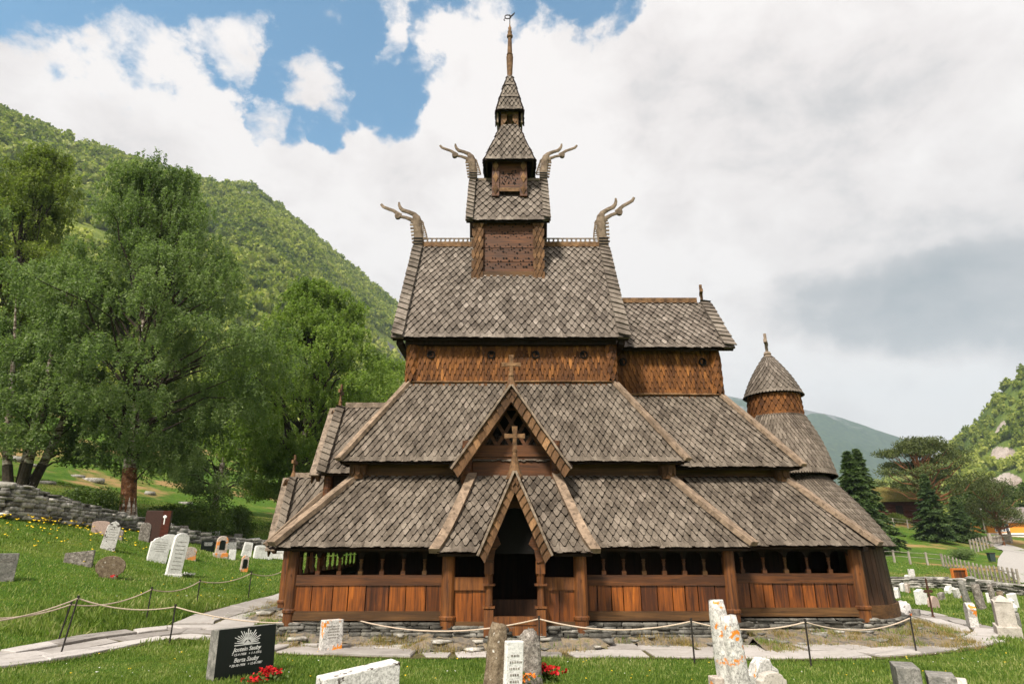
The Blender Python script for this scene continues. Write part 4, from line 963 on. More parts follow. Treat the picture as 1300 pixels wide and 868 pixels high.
# ------------------------------------------------------------------ dry stone walls
def dry_wall(name, label, pix, hts, thick, seed, sw=(.18,.5), sh=(.07,.16), mat='wall_stone', ys=None):
    pts = [gp(*p) for p in pix] if ys is None else [Vector((at(px, py, Y).x, Y, G(at(px, py, Y).x, Y))) for (px, py), Y in zip(pix, ys)]
    r = random.Random(seed); items = []; core = []
    for (a, b, ha, hb) in zip(pts[:-1], pts[1:], hts[:-1], hts[1:]):
        L = math.hypot(b.x-a.x, b.y-a.y); d = Vector(((b.x-a.x)/L, (b.y-a.y)/L)); n = Vector((d.y, -d.x)); yaw = math.atan2(d.y, d.x)
        for side in (1, -1):
            z = 0; maxh = max(ha, hb)
            while z < maxh:
                h = r.uniform(*sh); s = r.uniform(-.2, 0)
                while s < L:
                    w = r.uniform(*sw); t = (s + w/2) / L; hh = ha + (hb - ha) * min(1, max(0, t)) + .06 * math.sin(s * 2.1 + seed)
                    if z + h * .5 < hh:
                        x = a.x + d.x * (s+w/2) + n.x * side * (thick/2 - .12 + r.uniform(-.04,.04)); y = a.y + d.y * (s+w/2) + n.y * side * (thick/2 - .12 + r.uniform(-.04,.04))
                        items.append((x, y, G(x, y) + z + h/2 + r.uniform(-.015,.015), w/2*1.0, .16, h/2*1.0, yaw + r.uniform(-.12,.12)))
                    s += w
                z += h * .96
        nst = int(L / .3)
        for k in range(nst):
            t = (k + .5) / nst; x = a.x + d.x*L*t; y = a.y + d.y*L*t; hh = ha + (hb-ha)*t
            items.append((x, y, G(x, y) + hh/2 - .08, .2, thick/2 - .1, hh/2, yaw))
            items.append((x + r.uniform(-.05,.05), y, G(x, y) + hh + r.uniform(-.04,.03), r.uniform(.15,.32), thick/2*r.uniform(.7,1.05), r.uniform(.03,.07), yaw + r.uniform(-.3,.3)))
    o = stones_mesh(name, items, M[mat], seed=seed, jit=.15, rnd=.2, loc=tuple(pts[0])); tag(o, label, 'stone wall'); return o
dry_wall('dry_stone_wall', 'long grey dry stone wall running below the birches at the left edge of the churchyard', [(-110,648),(0,656),(75,663),(150,669),(250,690),(350,698),(420,700)], [1.2,1.15,.85,.52,.48,.45,.45], .75, 21, (.22,.6), (.1,.22))
dry_wall('dry_stone_wall', 'low pale dry stone wall behind the graves right of the apse', [(1090,745),(1130,746),(1190,746),(1250,751),(1300,755),(1400,760)], [.5,.5,.45,.45,.4,.4], .6, 22, (.3,.9), (.06,.12))
# ------------------------------------------------------------------ grass
def blades(name, n, mat, hmin, hmax, region, wmul=1.0, seed=0, lean=.35, extra=None):
    r = np.random.default_rng(seed); u = r.random(n); r0, r1, a0, a1 = region
    R = r0 * (r1 / r0) ** u; A = np.radians(a0 + (a1 - a0) * r.random(n)); X = R * np.sin(A); Y = R * np.cos(A)
    ok = (church_dist(X, Y) > apr(X, Y) - .1 + .2 * np.sin(X * 1.7) * np.sin(Y * 2.3 + X)) 
    dF = pl_dist(X, Y, PF[::2] + [PF[-1]]); dW = pl_dist(X, Y, PW)
    hwf = np.where(X > 10.5, .9, np.where(X > -5, 1.22, .78)); ed = .05 * np.sin(X * 6) + .04 * np.sin(Y * 9 + X * 3)
    ok &= (dF > hwf - .04 + ed) & (dW > 1.0 + ed)
    if extra is not None: ok &= extra(X, Y, r)
    X, Y, R = X[ok], Y[ok], R[ok]; n = len(X); Z = Gn(X, Y)
    patch = .5 + .5 * np.sin(X * .9 + 1.3 * np.sin(Y * .7)) * np.sin(Y * 1.1 + X * .35)
    H = (hmin + (hmax - hmin) * r.random(n) ** 1.4) * (.6 + .6 * patch) * np.clip(R / 14, 1, 1.35); W = .0065 * wmul * np.clip(R / 10, 1, 6) * r.uniform(.7, 1.3, n)
    th = r.random(n) * 2 * PI; sd = np.stack([np.cos(th), np.sin(th)], -1) * W[:, None]; ln = np.stack([-np.sin(th), np.cos(th)], -1) * (H * lean * r.normal(0, 1, n))[:, None] + np.array([.02, 0]) * H[:, None]
    v = np.zeros((n, 4, 3)); base = np.stack([X, Y, Z - .01], -1)
    v[:, 0] = base; v[:, 0, :2] -= sd; v[:, 1] = base; v[:, 1, :2] += sd
    v[:, 2] = base; v[:, 2, :2] += ln * .35 + sd * .7; v[:, 2, 2] += H * .6; v[:, 3] = base; v[:, 3, :2] += ln; v[:, 3, 2] += H
    q = np.arange(n)[:, None] * 4
    f = np.concatenate([q + np.array([0,1,2]), q + np.array([0,2,3])], 0)
    o = np_mesh(name, v.reshape(-1, 3), f, M[mat]); tag(o, kind='stuff'); return o
blades('lawn_grass', 430000, 'grass_blade', .025, .09, (8.5, 60, -48, 46), seed=1)
def nearedge(X, Y, r):
    return (pl_dist(X, Y, PF[::2]) < 1.35) & (r.random(len(X)) < .8)
blades('path_edge_grass', 60000, 'grass_blade', .04, .1, (10, 19, -46, 46), seed=2, extra=nearedge)
def bank(X, Y, r): return (X < -5.5) & (Y > 14.2) & (pl_dist(X, Y, PF[::2]) < 3.2)
blades('bank_grass', 60000, 'grass_blade', .08, .2, (13, 24, -46, -18), seed=3, extra=bank)
# dry tufts on the rubble
def tufts(name, n, seed, mat='dry_grass', cond=None, h=(.05,.16)):
    r = np.random.default_rng(seed); C = []
    while len(C) < 130:
        x, y = r.uniform(-7.5, 12), r.uniform(12.8, 21); c = float(church_dist(np.array([x]), np.array([y]))[0])
        if .15 < c < float(apr(np.array([x]), np.array([y]))[0]) + .1 and r.random() < .35 + c * .4: C.append((x, y, r.uniform(.06,.22)))
    C = np.array(C); k = r.integers(0, len(C), n); X = C[k,0] + r.normal(0,1,n)*C[k,2]; Y = C[k,1] + r.normal(0,1,n)*C[k,2]*.7
    Z = Gn(X, Y) + np.clip(1 - church_dist(X, Y)/apr(X, Y), 0, 1) * .24; H = r.uniform(*h, n); th = r.random(n)*2*PI
    v = np.zeros((n,3,3)); b = np.stack([X,Y,Z],-1); sd = np.stack([np.cos(th),np.sin(th),0*th],-1)*.006
    v[:,0] = b - sd; v[:,1] = b + sd; v[:,2] = b + np.stack([np.sin(th)*H*.6*r.normal(0,1,n), np.cos(th)*H*.6*r.normal(0,1,n), H],-1)
    tag(np_mesh(name, v.reshape(-1,3), np.arange(n*3).reshape(-1,3), M[mat]), kind='stuff')
tufts('dry_grass', 8000, 8); tufts('green_tufts', 5000, 9, 'grass_blade', h=(.04,.11))
# small meadow flowers
def flowers(name, n, region, mat, seed, size=.022, zr=(.08,.2), fn=None):
    r = np.random.default_rng(seed); x0, x1, y0, y1 = region; X = r.uniform(x0, x1, n); Y = r.uniform(y0, y1, n)
    if fn is not None: k = fn(X, Y, r); X, Y = X[k], Y[k]
    n = len(X); Z = Gn(X, Y) + r.uniform(*zr, n); s = size * r.uniform(.7, 1.4, n) * np.clip(np.hypot(X, Y)/15, 1, 2)
    a = r.random(n)*2*PI; v = np.zeros((n,6,3))
    for k in range(6):
        v[:,k,0] = X + np.cos(a + k*PI/3)*s; v[:,k,1] = Y + np.sin(a + k*PI/3)*s; v[:,k,2] = Z + s*.5*np.sin(k*2.1)
    q = np.arange(n)[:,None]*6; f = np.concatenate([q+np.array([0,1,2,3]), q+np.array([0,3,4,5])],0)
    tag(np_mesh(name, v.reshape(-1,3), f, M[mat]), kind='stuff')
pw_ = gp(10, 680); pe_ = gp(95, 672)
def near_wall(X, Y, r):
    d = pl_dist(X, Y, [(gp(-60,666).x, gp(-60,666).y), (gp(0,668).x, gp(0,668).y), (gp(90,672).x, gp(90,672).y)]); return r.random(len(X)) < np.exp(-(d/2.0)**2)*.9
flowers('buttercups', 2600, (-28,-11,15,30), 'petal_yellow', 4, .026, (.12,.3), near_wall)
flowers('lawn_flowers', 420, (-11,14,10.5,30), 'petal_yellow', 5, .014, (.04,.1), lambda X,Y,r: (church_dist(X,Y)>1.4)&(pl_dist(X,Y,PF[::2])>1.05))
flowers('daisies', 260, (-11,12,10.5,22), 'petal_white', 6, .011, (.03,.09), lambda X,Y,r: (church_dist(X,Y)>1.0)&(pl_dist(X,Y,PF[::2])>1.05))
# ================================================================== TREES
def leaf_quads(C, r, size, up=.3, aspect=.62):
    n = len(C); a = r.normal(0,1,(n,3)); a[:,2] -= up; a /= np.linalg.norm(a,axis=1)[:,None]; b = r.normal(0,1,(n,3)); b -= a*(a*b).sum(1)[:,None]; b /= np.linalg.norm(b,axis=1)[:,None]
    s = (size * r.uniform(.6,1.3,n))[:,None]
    v = np.stack([C - a*s*.1, C + a*s*.4 + b*s*aspect*.5, C + a*s, C + a*s*.4 - b*s*aspect*.5], 1)
    return v.reshape(-1,3)
def limb(mb, p0, p1, r0, r1, n=6, seg=5, sag=.1, rnd=None, jit=.06, mi=0):
    p0, p1 = V3(p0), V3(p1); d = p1 - p0; L = d.length; pts = []; rad = []
    for k in range(seg + 1):
        t = k / seg; p = p0 + d*t + Vector((0,0,1))*sag*L*math.sin(PI*t)
        if 0 < k < seg: p += Vector((rnd.uniform(-1,1), rnd.uniform(-1,1), rnd.uniform(-.5,.5)))*jit*L
        pts.append(p); rad.append(r0 + (r1-r0)*t)
    mb.tube(pts, rad, n, mi); return pts
def broad_tree(label, base, H, R, nl, leafmat, seed, cb=.14, lsize=.13, clusters=210, stems=1, sx=1.0, droop=1.0, bark='birch_bark', foot=True, group=None, r0=.3, lean=(0,0), name='birch_tree', strand=26, prof=None, shift=(0,0), cl=1.0, lowest=1.6):
    rnd = random.Random(seed); r = np.random.default_rng(seed); base = V3(base)
    root = thing(name, label, 'tree', base, group)
    mb = MB(); tops = []
    for s in range(stems):
        an = 2*PI*s/stems + rnd.random(); sp = 0 if stems == 1 else .16*H
        top = base + Vector((math.cos(an)*sp + lean[0], math.sin(an)*sp + lean[1], H*rnd.uniform(.8,.9)))
        pts = []; rad = []; rr0 = r0 / (stems ** .4)
        b0 = base + Vector((math.cos(an), math.sin(an), 0)) * (0 if stems == 1 else r0*.8)
        for k in range(13):
            t = k/12; p = b0.lerp(top, t) ; wob = .02*H*math.sin(t*5+s*2+seed)*t; p += Vector((wob, wob*.6, 0)); 
            if stems > 1: p += Vector((math.cos(an), math.sin(an),0))*.03*H*math.sin(PI*t)
            pts.append(p); rad.append(max(.02, rr0*(1-t)**.75 + (.35*rr0*max(0,.08-t)/.08)))
        pts[0] = pts[0] - Vector((0,0,.2)); mb.tube(pts, rad, 9); tops.append(pts)
    ntr = len(mb.f)
    cent = []
    prof = prof or (lambda t: math.sqrt(max(.05, 1-((t-.42)/.62)**2)))
    for _ in range(clusters):
        t = rnd.random()**.85; z = cb*H + (1-cb)*H*t; rad = R*prof(t)*(.82+.3*math.sin(7*t+seed)); an = rnd.uniform(0,2*PI); rad *= 1 + .22*math.sin(3*an+seed+4*t)+.14*math.sin(5*an+9*t)+.08*math.sin(17*t+seed)
        q = rad*(rnd.random()**.42); c = base + Vector((math.cos(an)*q*sx + lean[0]*t + shift[0], math.sin(an)*q + lean[1]*t + shift[1], z - .06*H*(q/R)**2)); cent.append((c, t))
    bm_ = MB(); C = []; 
    for c, t in cent:
        tp = min(tops, key=lambda P: (P[6]-c).length); hz = (c.z - base.z)*.62; k = min(range(len(tp)), key=lambda i: abs(tp[i].z-base.z-hz)); p0 = tp[k]
        L = (c-p0).length
        if rnd.random() < .4: limb(bm_, p0, c, min(.1, .018*L+.012), .008, 5, 5, .12, rnd, .05)
        cr = cl*rnd.uniform(.65,1.25)*R*.19 + .25
        for _s in range(strand):
            d = Vector((rnd.gauss(0,1), rnd.gauss(0,1), rnd.gauss(.35,.7))); d.normalize(); d.z *= .65; d *= cr*rnd.random()**.4; s0 = c + d; fall = rnd.uniform(.3,1.3)*droop; m = max(2, int(nl/(clusters*strand)))
            tt = np.linspace(0,1,m)[:,None]; out = np.array([d.x,d.y,0])*.35/ max(cr,.1)
            P = np.array(s0)[None] + out[None]*tt*fall*.9 + np.array([0,0,-1.0])[None]*fall*tt**1.4 + r.normal(0,.05,(m,3)); C.append(P)
    C = np.concatenate(C); zmin = Gn(C[:,0], C[:,1]) + lowest + .35*np.sin(C[:,0]*1.3); C = C[C[:,2] > zmin]
    v = leaf_quads(C, r, lsize) - np.array(base); q = np.arange(len(v)).reshape(-1,4)
    cut = lambda z: z
    mb.build('trunk', [M[bark]], root); 
    if foot:
        f = MB()
        for pts in tops:
            f.tube([pts[0], pts[0].lerp(pts[1], .6), pts[1], pts[1].lerp(pts[2], .8)], [r0*1.25/(stems**.4), r0*1.08/(stems**.4), r0*1.0/(stems**.4), r0*.95/(stems**.4)], 10)
        f.build('trunk_foot', [M['birch_foot_bark'] if stems == 1 else M['bark_dark']], root)
    bm_.build('branches', [M['bark_dark']], root); np_mesh('crown', v, q, M[leafmat], parent=root); return root
def gat(px, Y): 
    x = at(px, 640, Y).x; return (x, Y, G(x, Y))
def top_h(px, py, Y): return at(px, py, Y).z - G(at(px, 640, Y).x, Y)
b2 = gp(162, 666)
def gx3(px, py, Y): x = at(px, py, Y).x; return (x, Y, G(x, Y))
def hgt(px, py, b): return at(px, py, b[1]).z - b[2]
broad_tree('tall weeping birch with a reddish flaking trunk foot beside the dry stone wall', b2, hgt(0,208,b2), 6.0, 250000, 'birch_leaf', 5, cb=.16, clusters=300, lowest=2.2, r0=.36, droop=.95, shift=(.2,.8), lean=(-2.6,0), cl=.62, lsize=.12, strand=22)
bB = gx3(62,470,33); broad_tree('many-stemmed dark birch growing just behind the wall near the left edge', bB, hgt(60,325,bB), 4.3, 100000, 'birch_leaf', 14, cb=.12, clusters=170, stems=4, r0=.42, lsize=.14, droop=.9, lowest=2.3, cl=.65)
bC = gx3(38,280,43); broad_tree('tall yellowish birch at the far left rising above its darker neighbours', bC, hgt(38,196,bC), 5.6, 130000, 'yellow_birch_leaf', 17, cb=.15, clusters=220, r0=.3, lsize=.16, foot=False, cl=.62, droop=1.0)
bD = gx3(392,500,47); broad_tree('broad pale green weeping birch directly left of the church', bD, hgt(385,366,bD), 7.4, 230000, 'pale_birch_leaf', 23, cb=.12, clusters=330, r0=.38, lsize=.16, droop=.75, foot=False, cl=.55, strand=24)
bE = gx3(-60,350,38); broad_tree('birch crown cut by the left edge of the view', bE, hgt(-60,255,bE), 4.6, 60000, 'birch_leaf', 31, cb=.12, clusters=130, r0=.3, lsize=.18, foot=False, cl=.7)
bF = gx3(285,560,60); broad_tree('rounded green tree filling the gap between the weeping birch and the pale birch', bF, hgt(285,478,bF), 5.0, 60000, 'birch_leaf', 37, cb=.06, clusters=150, r0=.3, lsize=.2, foot=False, droop=1.3, cl=.7)
bG = gx3(486,500,62); broad_tree('smaller pale birch half hidden behind the west gable', bG, hgt(486,455,bG), 4.4, 50000, 'pale_birch_leaf', 41, cb=.08, clusters=130, r0=.25, lsize=.2, foot=False, cl=.7)
def gat(px, Y): 
    x = at(px, 640, Y).x; return (x, Y, G(x, Y))
def top_h(px, py, Y): return at(px, py, Y).z - G(at(px, 640, Y).x, Y)
def shrub(label, px, py, wpx, hpx, seed, mat='shrub_leaf', n=14000, ls=.1, Y=None, name='bush'):
    p = gp(px, py) if Y is None else V3(gat(px, Y)); r = np.random.default_rng(seed); s = p.y / 700; w, h = wpx*s/2, hpx*s
    k = 26; cen = r.normal(0,1,(k,3)); cen /= np.linalg.norm(cen,axis=1)[:,None]; cen *= (r.random(k)**.4)[:,None]; cen[:,2] = np.abs(cen[:,2])
    cen = cen*np.array([w*.8,w*.55,h*.75]); idx = r.integers(0,k,n); d = r.normal(0,1,(n,3)); d /= np.linalg.norm(d,axis=1)[:,None]; C = cen[idx] + d*(r.random(n)**.35)[:,None]*np.array([w*.3,w*.3,h*.28]); C[:,2] = np.abs(C[:,2])
    root = thing(name, label, 'bush', p); np_mesh('foliage', leaf_quads(C, r, ls), np.arange(n*4).reshape(-1,4), M[mat], parent=root)
    mb = MB(); rnd = random.Random(seed)
    for c in cen[:12]: limb(mb, (p.x,p.y,p.z-.05), p + V3(c), .03, .008, 5, 4, .1, rnd)
    mb.build('stems', M['bark_dark'], root); return root
shrub('dark green bush behind the stone wall to the right of the birch trunk', 262, 668, 95, 62, 51, Y=36)
shrub('low spreading green bush behind the far end of the left stone wall', 300, 690, 75, 34, 52, Y=39)
shrub('dense low bush right against the top of the left stone wall under the weeping birch', 112, 655, 80, 40, 53, Y=31)
shrub('bushy undergrowth in the shade under the pale birch', 225, 660, 70, 28, 54, Y=38)
# conifers
def spruce(label, base, H, R, seed, mat='spruce_needle', group=None, dens=1.0, bare=.04, name='spruce_tree', taper=1.0):
    rnd = random.Random(seed); r = np.random.default_rng(seed); base = V3(base); root = thing(name, label, 'tree', base, group)
    mb = MB(); mb.tube([base-Vector((0,0,.2)), base+Vector((0,0,H*.5)), base+Vector((0,0,H*.97))], [H*.018, H*.011, .02], 8); bm_ = MB(); C = []; D = []
    z = bare*H
    while z < H*.98:
        t = z/H; br = R*(1-t)**taper*(.8+.3*rnd.random()); nb = rnd.randint(6,9)
        for _ in range(nb):
            an = rnd.uniform(0,2*PI); L = br*rnd.uniform(.65,1.15)+.12; d = np.array([math.cos(an), math.sin(an), 0]); m = max(8, int(L*34*dens)); tt = r.random(m)**.8; side = np.array([-d[1],d[0],0])
            lz = .18*L*np.sin(PI*tt*.9) - .28*L*tt**1.5 + .12*L*tt**4
            w = .26*L*(1-tt*.75)*r.normal(0,.7,m); P = np.array(base)+np.array([0,0,z]) + d*(tt*L)[:,None] + side*w[:,None]; P[:,2] += lz - np.abs(w)*.35 + r.normal(0,.03,m); C.append(P); D.append(np.tile(d,(m,1))*.7 + side*np.sign(w)[:,None]*.7 + np.array([0,0,-.25]))
            e = base + Vector((d[0]*L, d[1]*L, z + lz.min()*.6))
            if rnd.random() < .5: bm_.tube([base+Vector((0,0,z)), base+Vector((d[0]*L*.5,d[1]*L*.5,z+.05*L)), e], [.02+.008*L,.02,.008], 4)
        z += H*.028*(1.1-t*.5)
    C = np.concatenate(C); D = np.concatenate(D); D += r.normal(0,.25,D.shape); D /= np.linalg.norm(D,axis=1)[:,None]; n = len(C)
    b = np.cross(D, r.normal(0,1,(n,3))+np.array([0,0,1.5])); b /= np.linalg.norm(b,axis=1)[:,None]; s = (H*.032*r.uniform(.7,1.3,n))[:,None]
    v = np.stack([C-D*s*.3, C+b*s*.28, C+D*s, C-b*s*.28],1).reshape(-1,3) - np.array(base)
    mb.build('trunk', M['bark_dark'], root); bm_.build('branches', M['bark_dark'], root); np_mesh('crown', v, np.arange(n*4).reshape(-1,4), M[mat], parent=root); return root
def pr(px, py_top, Y): return gat(px, Y), top_h(px, py_top, Y)
b = gx3(1082,615,60); spruce('dense dark spruce standing just right of the apse roof', b, hgt(0,570,b), hgt(0,570,b)*.33, 61, dens=2.2)
b = gx3(1094,615,63); spruce('twin-topped neighbour spruce slightly taller than the one beside the apse', b, hgt(0,567,b), hgt(0,567,b)*.3, 62, dens=2.0)
b, h = pr(1180, 600, 74); spruce('upright spruce in front of the tall pine beyond the meadow fence', b, h, h*.36, 63, dens=1.4)
b, h = pr(1212, 628, 78); spruce('short dark spruce between the pine and the road', b, h, h*.5, 64, dens=1.5)
def pine(label, base, H, R, seed, lean=0, cb=.35, group=None, puffs=60, ps=1.0, mat='pine_needle', flatk=.3):
    rnd = random.Random(seed); r = np.random.default_rng(seed); base = V3(base); root = thing('pine_tree', label, 'tree', base, group); mb = MB(); bm_ = MB()
    pts = [base + Vector((lean*t + .03*H*math.sin(t*4+seed), 0, H*.9*t)) for t in [k/8 for k in range(9)]]; pts[0].z -= .3
    mb.tube(pts, [H*.022*(1-k/8*.8) for k in range(9)], 8); C = []
    for i in range(puffs):
        t = rnd.random(); an = rnd.uniform(0,2*PI); rad = R*(math.sin(PI*(.18+.8*t))**.6)*(rnd.random()**.5); c = base + Vector((lean*(cb+(1-cb)*t)+math.cos(an)*rad, math.sin(an)*rad, H*(cb+(1-cb)*t*.95) - .05*H*(rad/R)**2))
        k = min(8, max(2, int(8*(cb+(1-cb)*t)*.8))); limb(bm_, pts[k], c - Vector((0,0,.15)), H*.008, .03, 5, 5, -.06, rnd, .07)
        m = 260; d = r.normal(0,1,(m,3)); d /= np.linalg.norm(d,axis=1)[:,None]; pr_ = H*.085*ps*rnd.uniform(.7,1.25)
        C.append(np.array(c)+d*(r.random(m)**.4)[:,None]*np.array([pr_*1.35,pr_*1.35,pr_*flatk*1.4]))
    C = np.concatenate(C); v = leaf_quads(C, r, H*.028, -.5, .3) - np.array(base)
    mb.build('trunk', M['bark_pine'], root); bm_.build('branches', M['bark_pine'], root); np_mesh('crown', v, np.arange(len(v)).reshape(-1,4), M[mat], parent=root); return root
b, h = pr(1184, 554, 84); pine('tall old pine with a wide flat crown and orange limbs', b, h, h*.5, 71, cb=.42, puffs=74, lean=-.6)
b, h = pr(1262, 604, 86); pine('smaller bushy pine in front of the yellow house', b, h, h*.42, 72, cb=.3, puffs=60, ps=1.1, flatk=.6)
for i, (px, py, Y, lab) in enumerate([(1240,620,112,'dark round tree behind the smaller pine'),(1282,618,140,'dark leafy tree behind the roof of the yellow house'),(1318,612,140,'leafy tree at the right edge behind the yellow house'),(1130,632,150,'low leafy tree far behind the cabin'),(1225,612,150,'leafy tree rising behind the gap between the pines')]):
    b, h = pr(px, py, Y); broad_tree(lab, b, h, h*.42, 14000, 'shrub_leaf', 80+i, cb=.08, clusters=70, r0=.2, lsize=.4, foot=False, name='leafy_tree', bark='bark_dark', strand=20)
shrub('pale green weedy bush inside the picket fence by the road', 1222, 708, 40, 12, 91, 'birch_leaf', 5000, .1)
shrub('grey-green shrub in front of the turf-roofed cabin', 1138, 664, 34, 12, 92, 'yellow_birch_leaf', 5000, .12)
# ================================================================== HILLS
def vnoise(X, Y, s, seed, oct=4):
    out = np.zeros_like(X); amp = 1; tot = 0
    for o in range(oct):
        r = np.random.default_rng(seed*10+o); tab = r.random((64,64)); x = X/s*2**o + 100; y = Y/s*2**o + 100; xi = np.floor(x).astype(int); yi = np.floor(y).astype(int); fx = x-xi; fy = y-yi; fx = fx*fx*(3-2*fx); fy = fy*fy*(3-2*fy)
        g = lambda a, b: tab[a%64, b%64]
        out += amp*((g(xi,yi)*(1-fx)+g(xi+1,yi)*fx)*(1-fy)+(g(xi,yi+1)*(1-fx)+g(xi+1,yi+1)*fx)*fy); tot += amp; amp *= .5
    return out/tot - .5
def loft(name, ridge, basep, nu, nv, mat, prof, nz, seed, rockfn, depth=300, basez=3):
    R_ = np.array([tuple(at(*p)) for p in ridge]); B = np.array([(x, y, basez) for x, y in basep], float)
    m = len(R_); u = np.linspace(0, m-1, nu)
    def interp(A, u): 
        k = np.minimum(u.astype(int), m-2); f = (u-k)[:,None]; return A[k]*(1-f)+A[k+1]*f
    Rr, Bb = interp(R_, u), interp(B, u); v = np.concatenate([np.linspace(0,1,nv), [1.05,1.15,1.4,2.0]])
    P = np.zeros((nu, len(v), 3)); 
    for j, t in enumerate(v):
        if t <= 1: P[:,j,:2] = Bb[:,:2]+(Rr-Bb)[:,:2]*t; P[:,j,2] = Bb[:,2]+(Rr-Bb)[:,2]*prof(t)
        else: d = (Rr-Bb)[:,:2]; d = d/np.linalg.norm(d,axis=1)[:,None]; P[:,j,:2] = Rr[:,:2]+d*(t-1)*depth; P[:,j,2] = Rr[:,2]-(t-1)**1.3*depth*.6
    U = np.repeat(u[:,None], len(v), 1); T_ = np.repeat(v[None], nu, 0)
    w = np.clip(np.minimum(T_*6, 1),0,1)*np.clip((1.0-T_)*7+.12, .12, 1); P[:,:,2] += vnoise(P[:,:,0], P[:,:,1]+P[:,:,2]*.5, nz[0], seed)*nz[1]*w
    rock = rockfn(U, T_); P[:,:,2] += np.where(rock > .5, vnoise(P[:,:,0], P[:,:,2], nz[0]*.12, seed+1)*nz[1]*.25, 0)*w
    n2 = len(v); i, j = np.meshgrid(np.arange(nu-1), np.arange(n2-1), indexing='ij'); q = np.stack([i*n2+j, (i+1)*n2+j, (i+1)*n2+j+1, i*n2+j+1], -1).reshape(-1,4)
    o = np_mesh(name, P.reshape(-1,3), q[:, ::-1], M[mat], smooth=True); at_ = o.data.attributes.new('rock','FLOAT','POINT'); at_.data.foreach_set('value', rock.reshape(-1).astype(np.float32)); tag(o, kind='structure')
    return P, rock
_ico = None
def ico():
    t = (1+5**.5)/2; v = np.array([(-1,t,0),(1,t,0),(-1,-t,0),(1,-t,0),(0,-1,t),(0,1,t),(0,-1,-t),(0,1,-t),(t,0,-1),(t,0,1),(-t,0,-1),(-t,0,1)],float); v /= np.linalg.norm(v[0])
    f = [(0,11,5),(0,5,1),(0,1,7),(0,7,10),(0,10,11),(1,5,9),(5,11,4),(11,10,2),(10,7,6),(7,1,8),(3,9,4),(3,4,2),(3,2,6),(3,6,8),(3,8,9),(4,9,5),(2,4,11),(6,2,10),(8,6,7),(9,8,1)]
    global _IF0; _IF0 = np.array(f); v = v.tolist(); mid = {}; nf = []
    def mp(a,b):
        k = (min(a,b),max(a,b))
        if k not in mid: p = np.array(v[a])+np.array(v[b]); p /= np.linalg.norm(p); mid[k] = len(v); v.append(p.tolist())
        return mid[k]
    for a,b,c in f: x,y,z = mp(a,b),mp(b,c),mp(c,a); nf += [(a,x,z),(b,y,x),(c,z,y),(x,y,z)]
    return np.array(v), np.array(nf)
_IV, _IF = ico()
def forest(name, P, rock, n, hmin, hmax, seed, mat='forest_leaf', jmax=None, rthr=.62, asp=.42, minr=0):
    """hill woodland: lumpy crowns scattered over a hillside grid"""
    r = np.random.default_rng(seed); A = P[:-1,:-1]; E1 = P[1:,:-1]-A; E2 = P[:-1,1:]-A
    j = jmax or P.shape[1]-2; A, E1, E2, K = A[:,:j], E1[:,:j], E2[:,:j], rock[:-1,:-1][:,:j]
    area = np.linalg.norm(np.cross(E1,E2),axis=-1); dist = np.linalg.norm(A[...,:2],axis=-1); wgt = (area/np.maximum(dist,150)**.8)*(K < rthr); wgt = wgt.ravel()/wgt.sum()
    k = r.choice(len(wgt), n, p=wgt); a = A.reshape(-1,3)[k]+E1.reshape(-1,3)[k]*r.random(n)[:,None]+E2.reshape(-1,3)[k]*r.random(n)[:,None]
    vn = vnoise(a[:,0], a[:,1]+a[:,2], 90, seed); keep = r.random(n) < np.clip(.8+vn*1.6,.25,1); a = a[keep]; n = len(a); d = np.linalg.norm(a[:,:2],axis=1)
    h = (hmin+(hmax-hmin)*r.random(n)**1.5); w = h*asp*r.uniform(.75,1.25,n)
    iv = _IV[:12]; T_ = iv[None].repeat(n,0)*(1+r.normal(0,.12,(n,12,1))); T_[:,:,2] += .55
    S = np.stack([w,w,h*.58],-1)[:,None]; v = T_*S*.8+a[:,None]; f = (_IF0[None]+(np.arange(n)*12)[:,None,None]).reshape(-1,3)
    Q = 40; dd = r.normal(0,1,(n,Q,3)); dd /= np.linalg.norm(dd,axis=2)[...,None]; dd *= r.uniform(.7,1.08,(n,Q,1)); dd[:,:,2] = np.abs(dd[:,:,2]+.15)*1.1+.0; dd[:,:,2] += .25
    C = dd*S+a[:,None]; C = C.reshape(-1,3); e1 = r.normal(0,1,C.shape); e1 /= np.linalg.norm(e1,axis=1)[:,None]; e2 = np.cross(e1, r.normal(0,1,C.shape)); e2 /= np.linalg.norm(e2,axis=1)[:,None]
    sz = (np.repeat(h,Q)*.13*r.uniform(.6,1.4,len(C)))[:,None]; vq = np.stack([C-e1*sz, C+e2*sz, C+e1*sz, C-e2*sz],1).reshape(-1,3); b0 = len(v.reshape(-1,3)); k4 = (np.arange(len(C))*4+b0)[:,None]
    f = np.concatenate([f, k4+np.array([0,1,2]), k4+np.array([0,2,3])],0); v = np.concatenate([v.reshape(-1,3), vq],0)
    tag(np_mesh(name, v, f, M[mat]), kind='stuff')
def rk_left(U, T_):
    # cliff bands running obliquely down the slope
    n = np.sin(U*5.3+T_*17)*.25+np.sin(U*13+T_*40)*.15; L1 = .93-.105*(U-6.4); L2 = .56-.06*(U-8)
    band = 1.15*np.exp(-((T_-L1)/(.045+.02*np.sin(U*3)))**2)*np.clip((U-6.3)*1.2,0,1)*np.clip((8.7-U),0,1) + .95*np.exp(-((T_-L2)/.05)**2)*np.clip((U-8.6)*1.5,0,1)*np.clip((9.9-U)*2,0,1) + np.exp(-((T_-.93)/.02)**2)*np.exp(-((U-4.6)/.6)**2)*.9 + np.exp(-((T_-.6)/.05)**2)*np.exp(-((U-5.6)/.3)**2)
    return np.clip(band*(1+n), 0, 1)
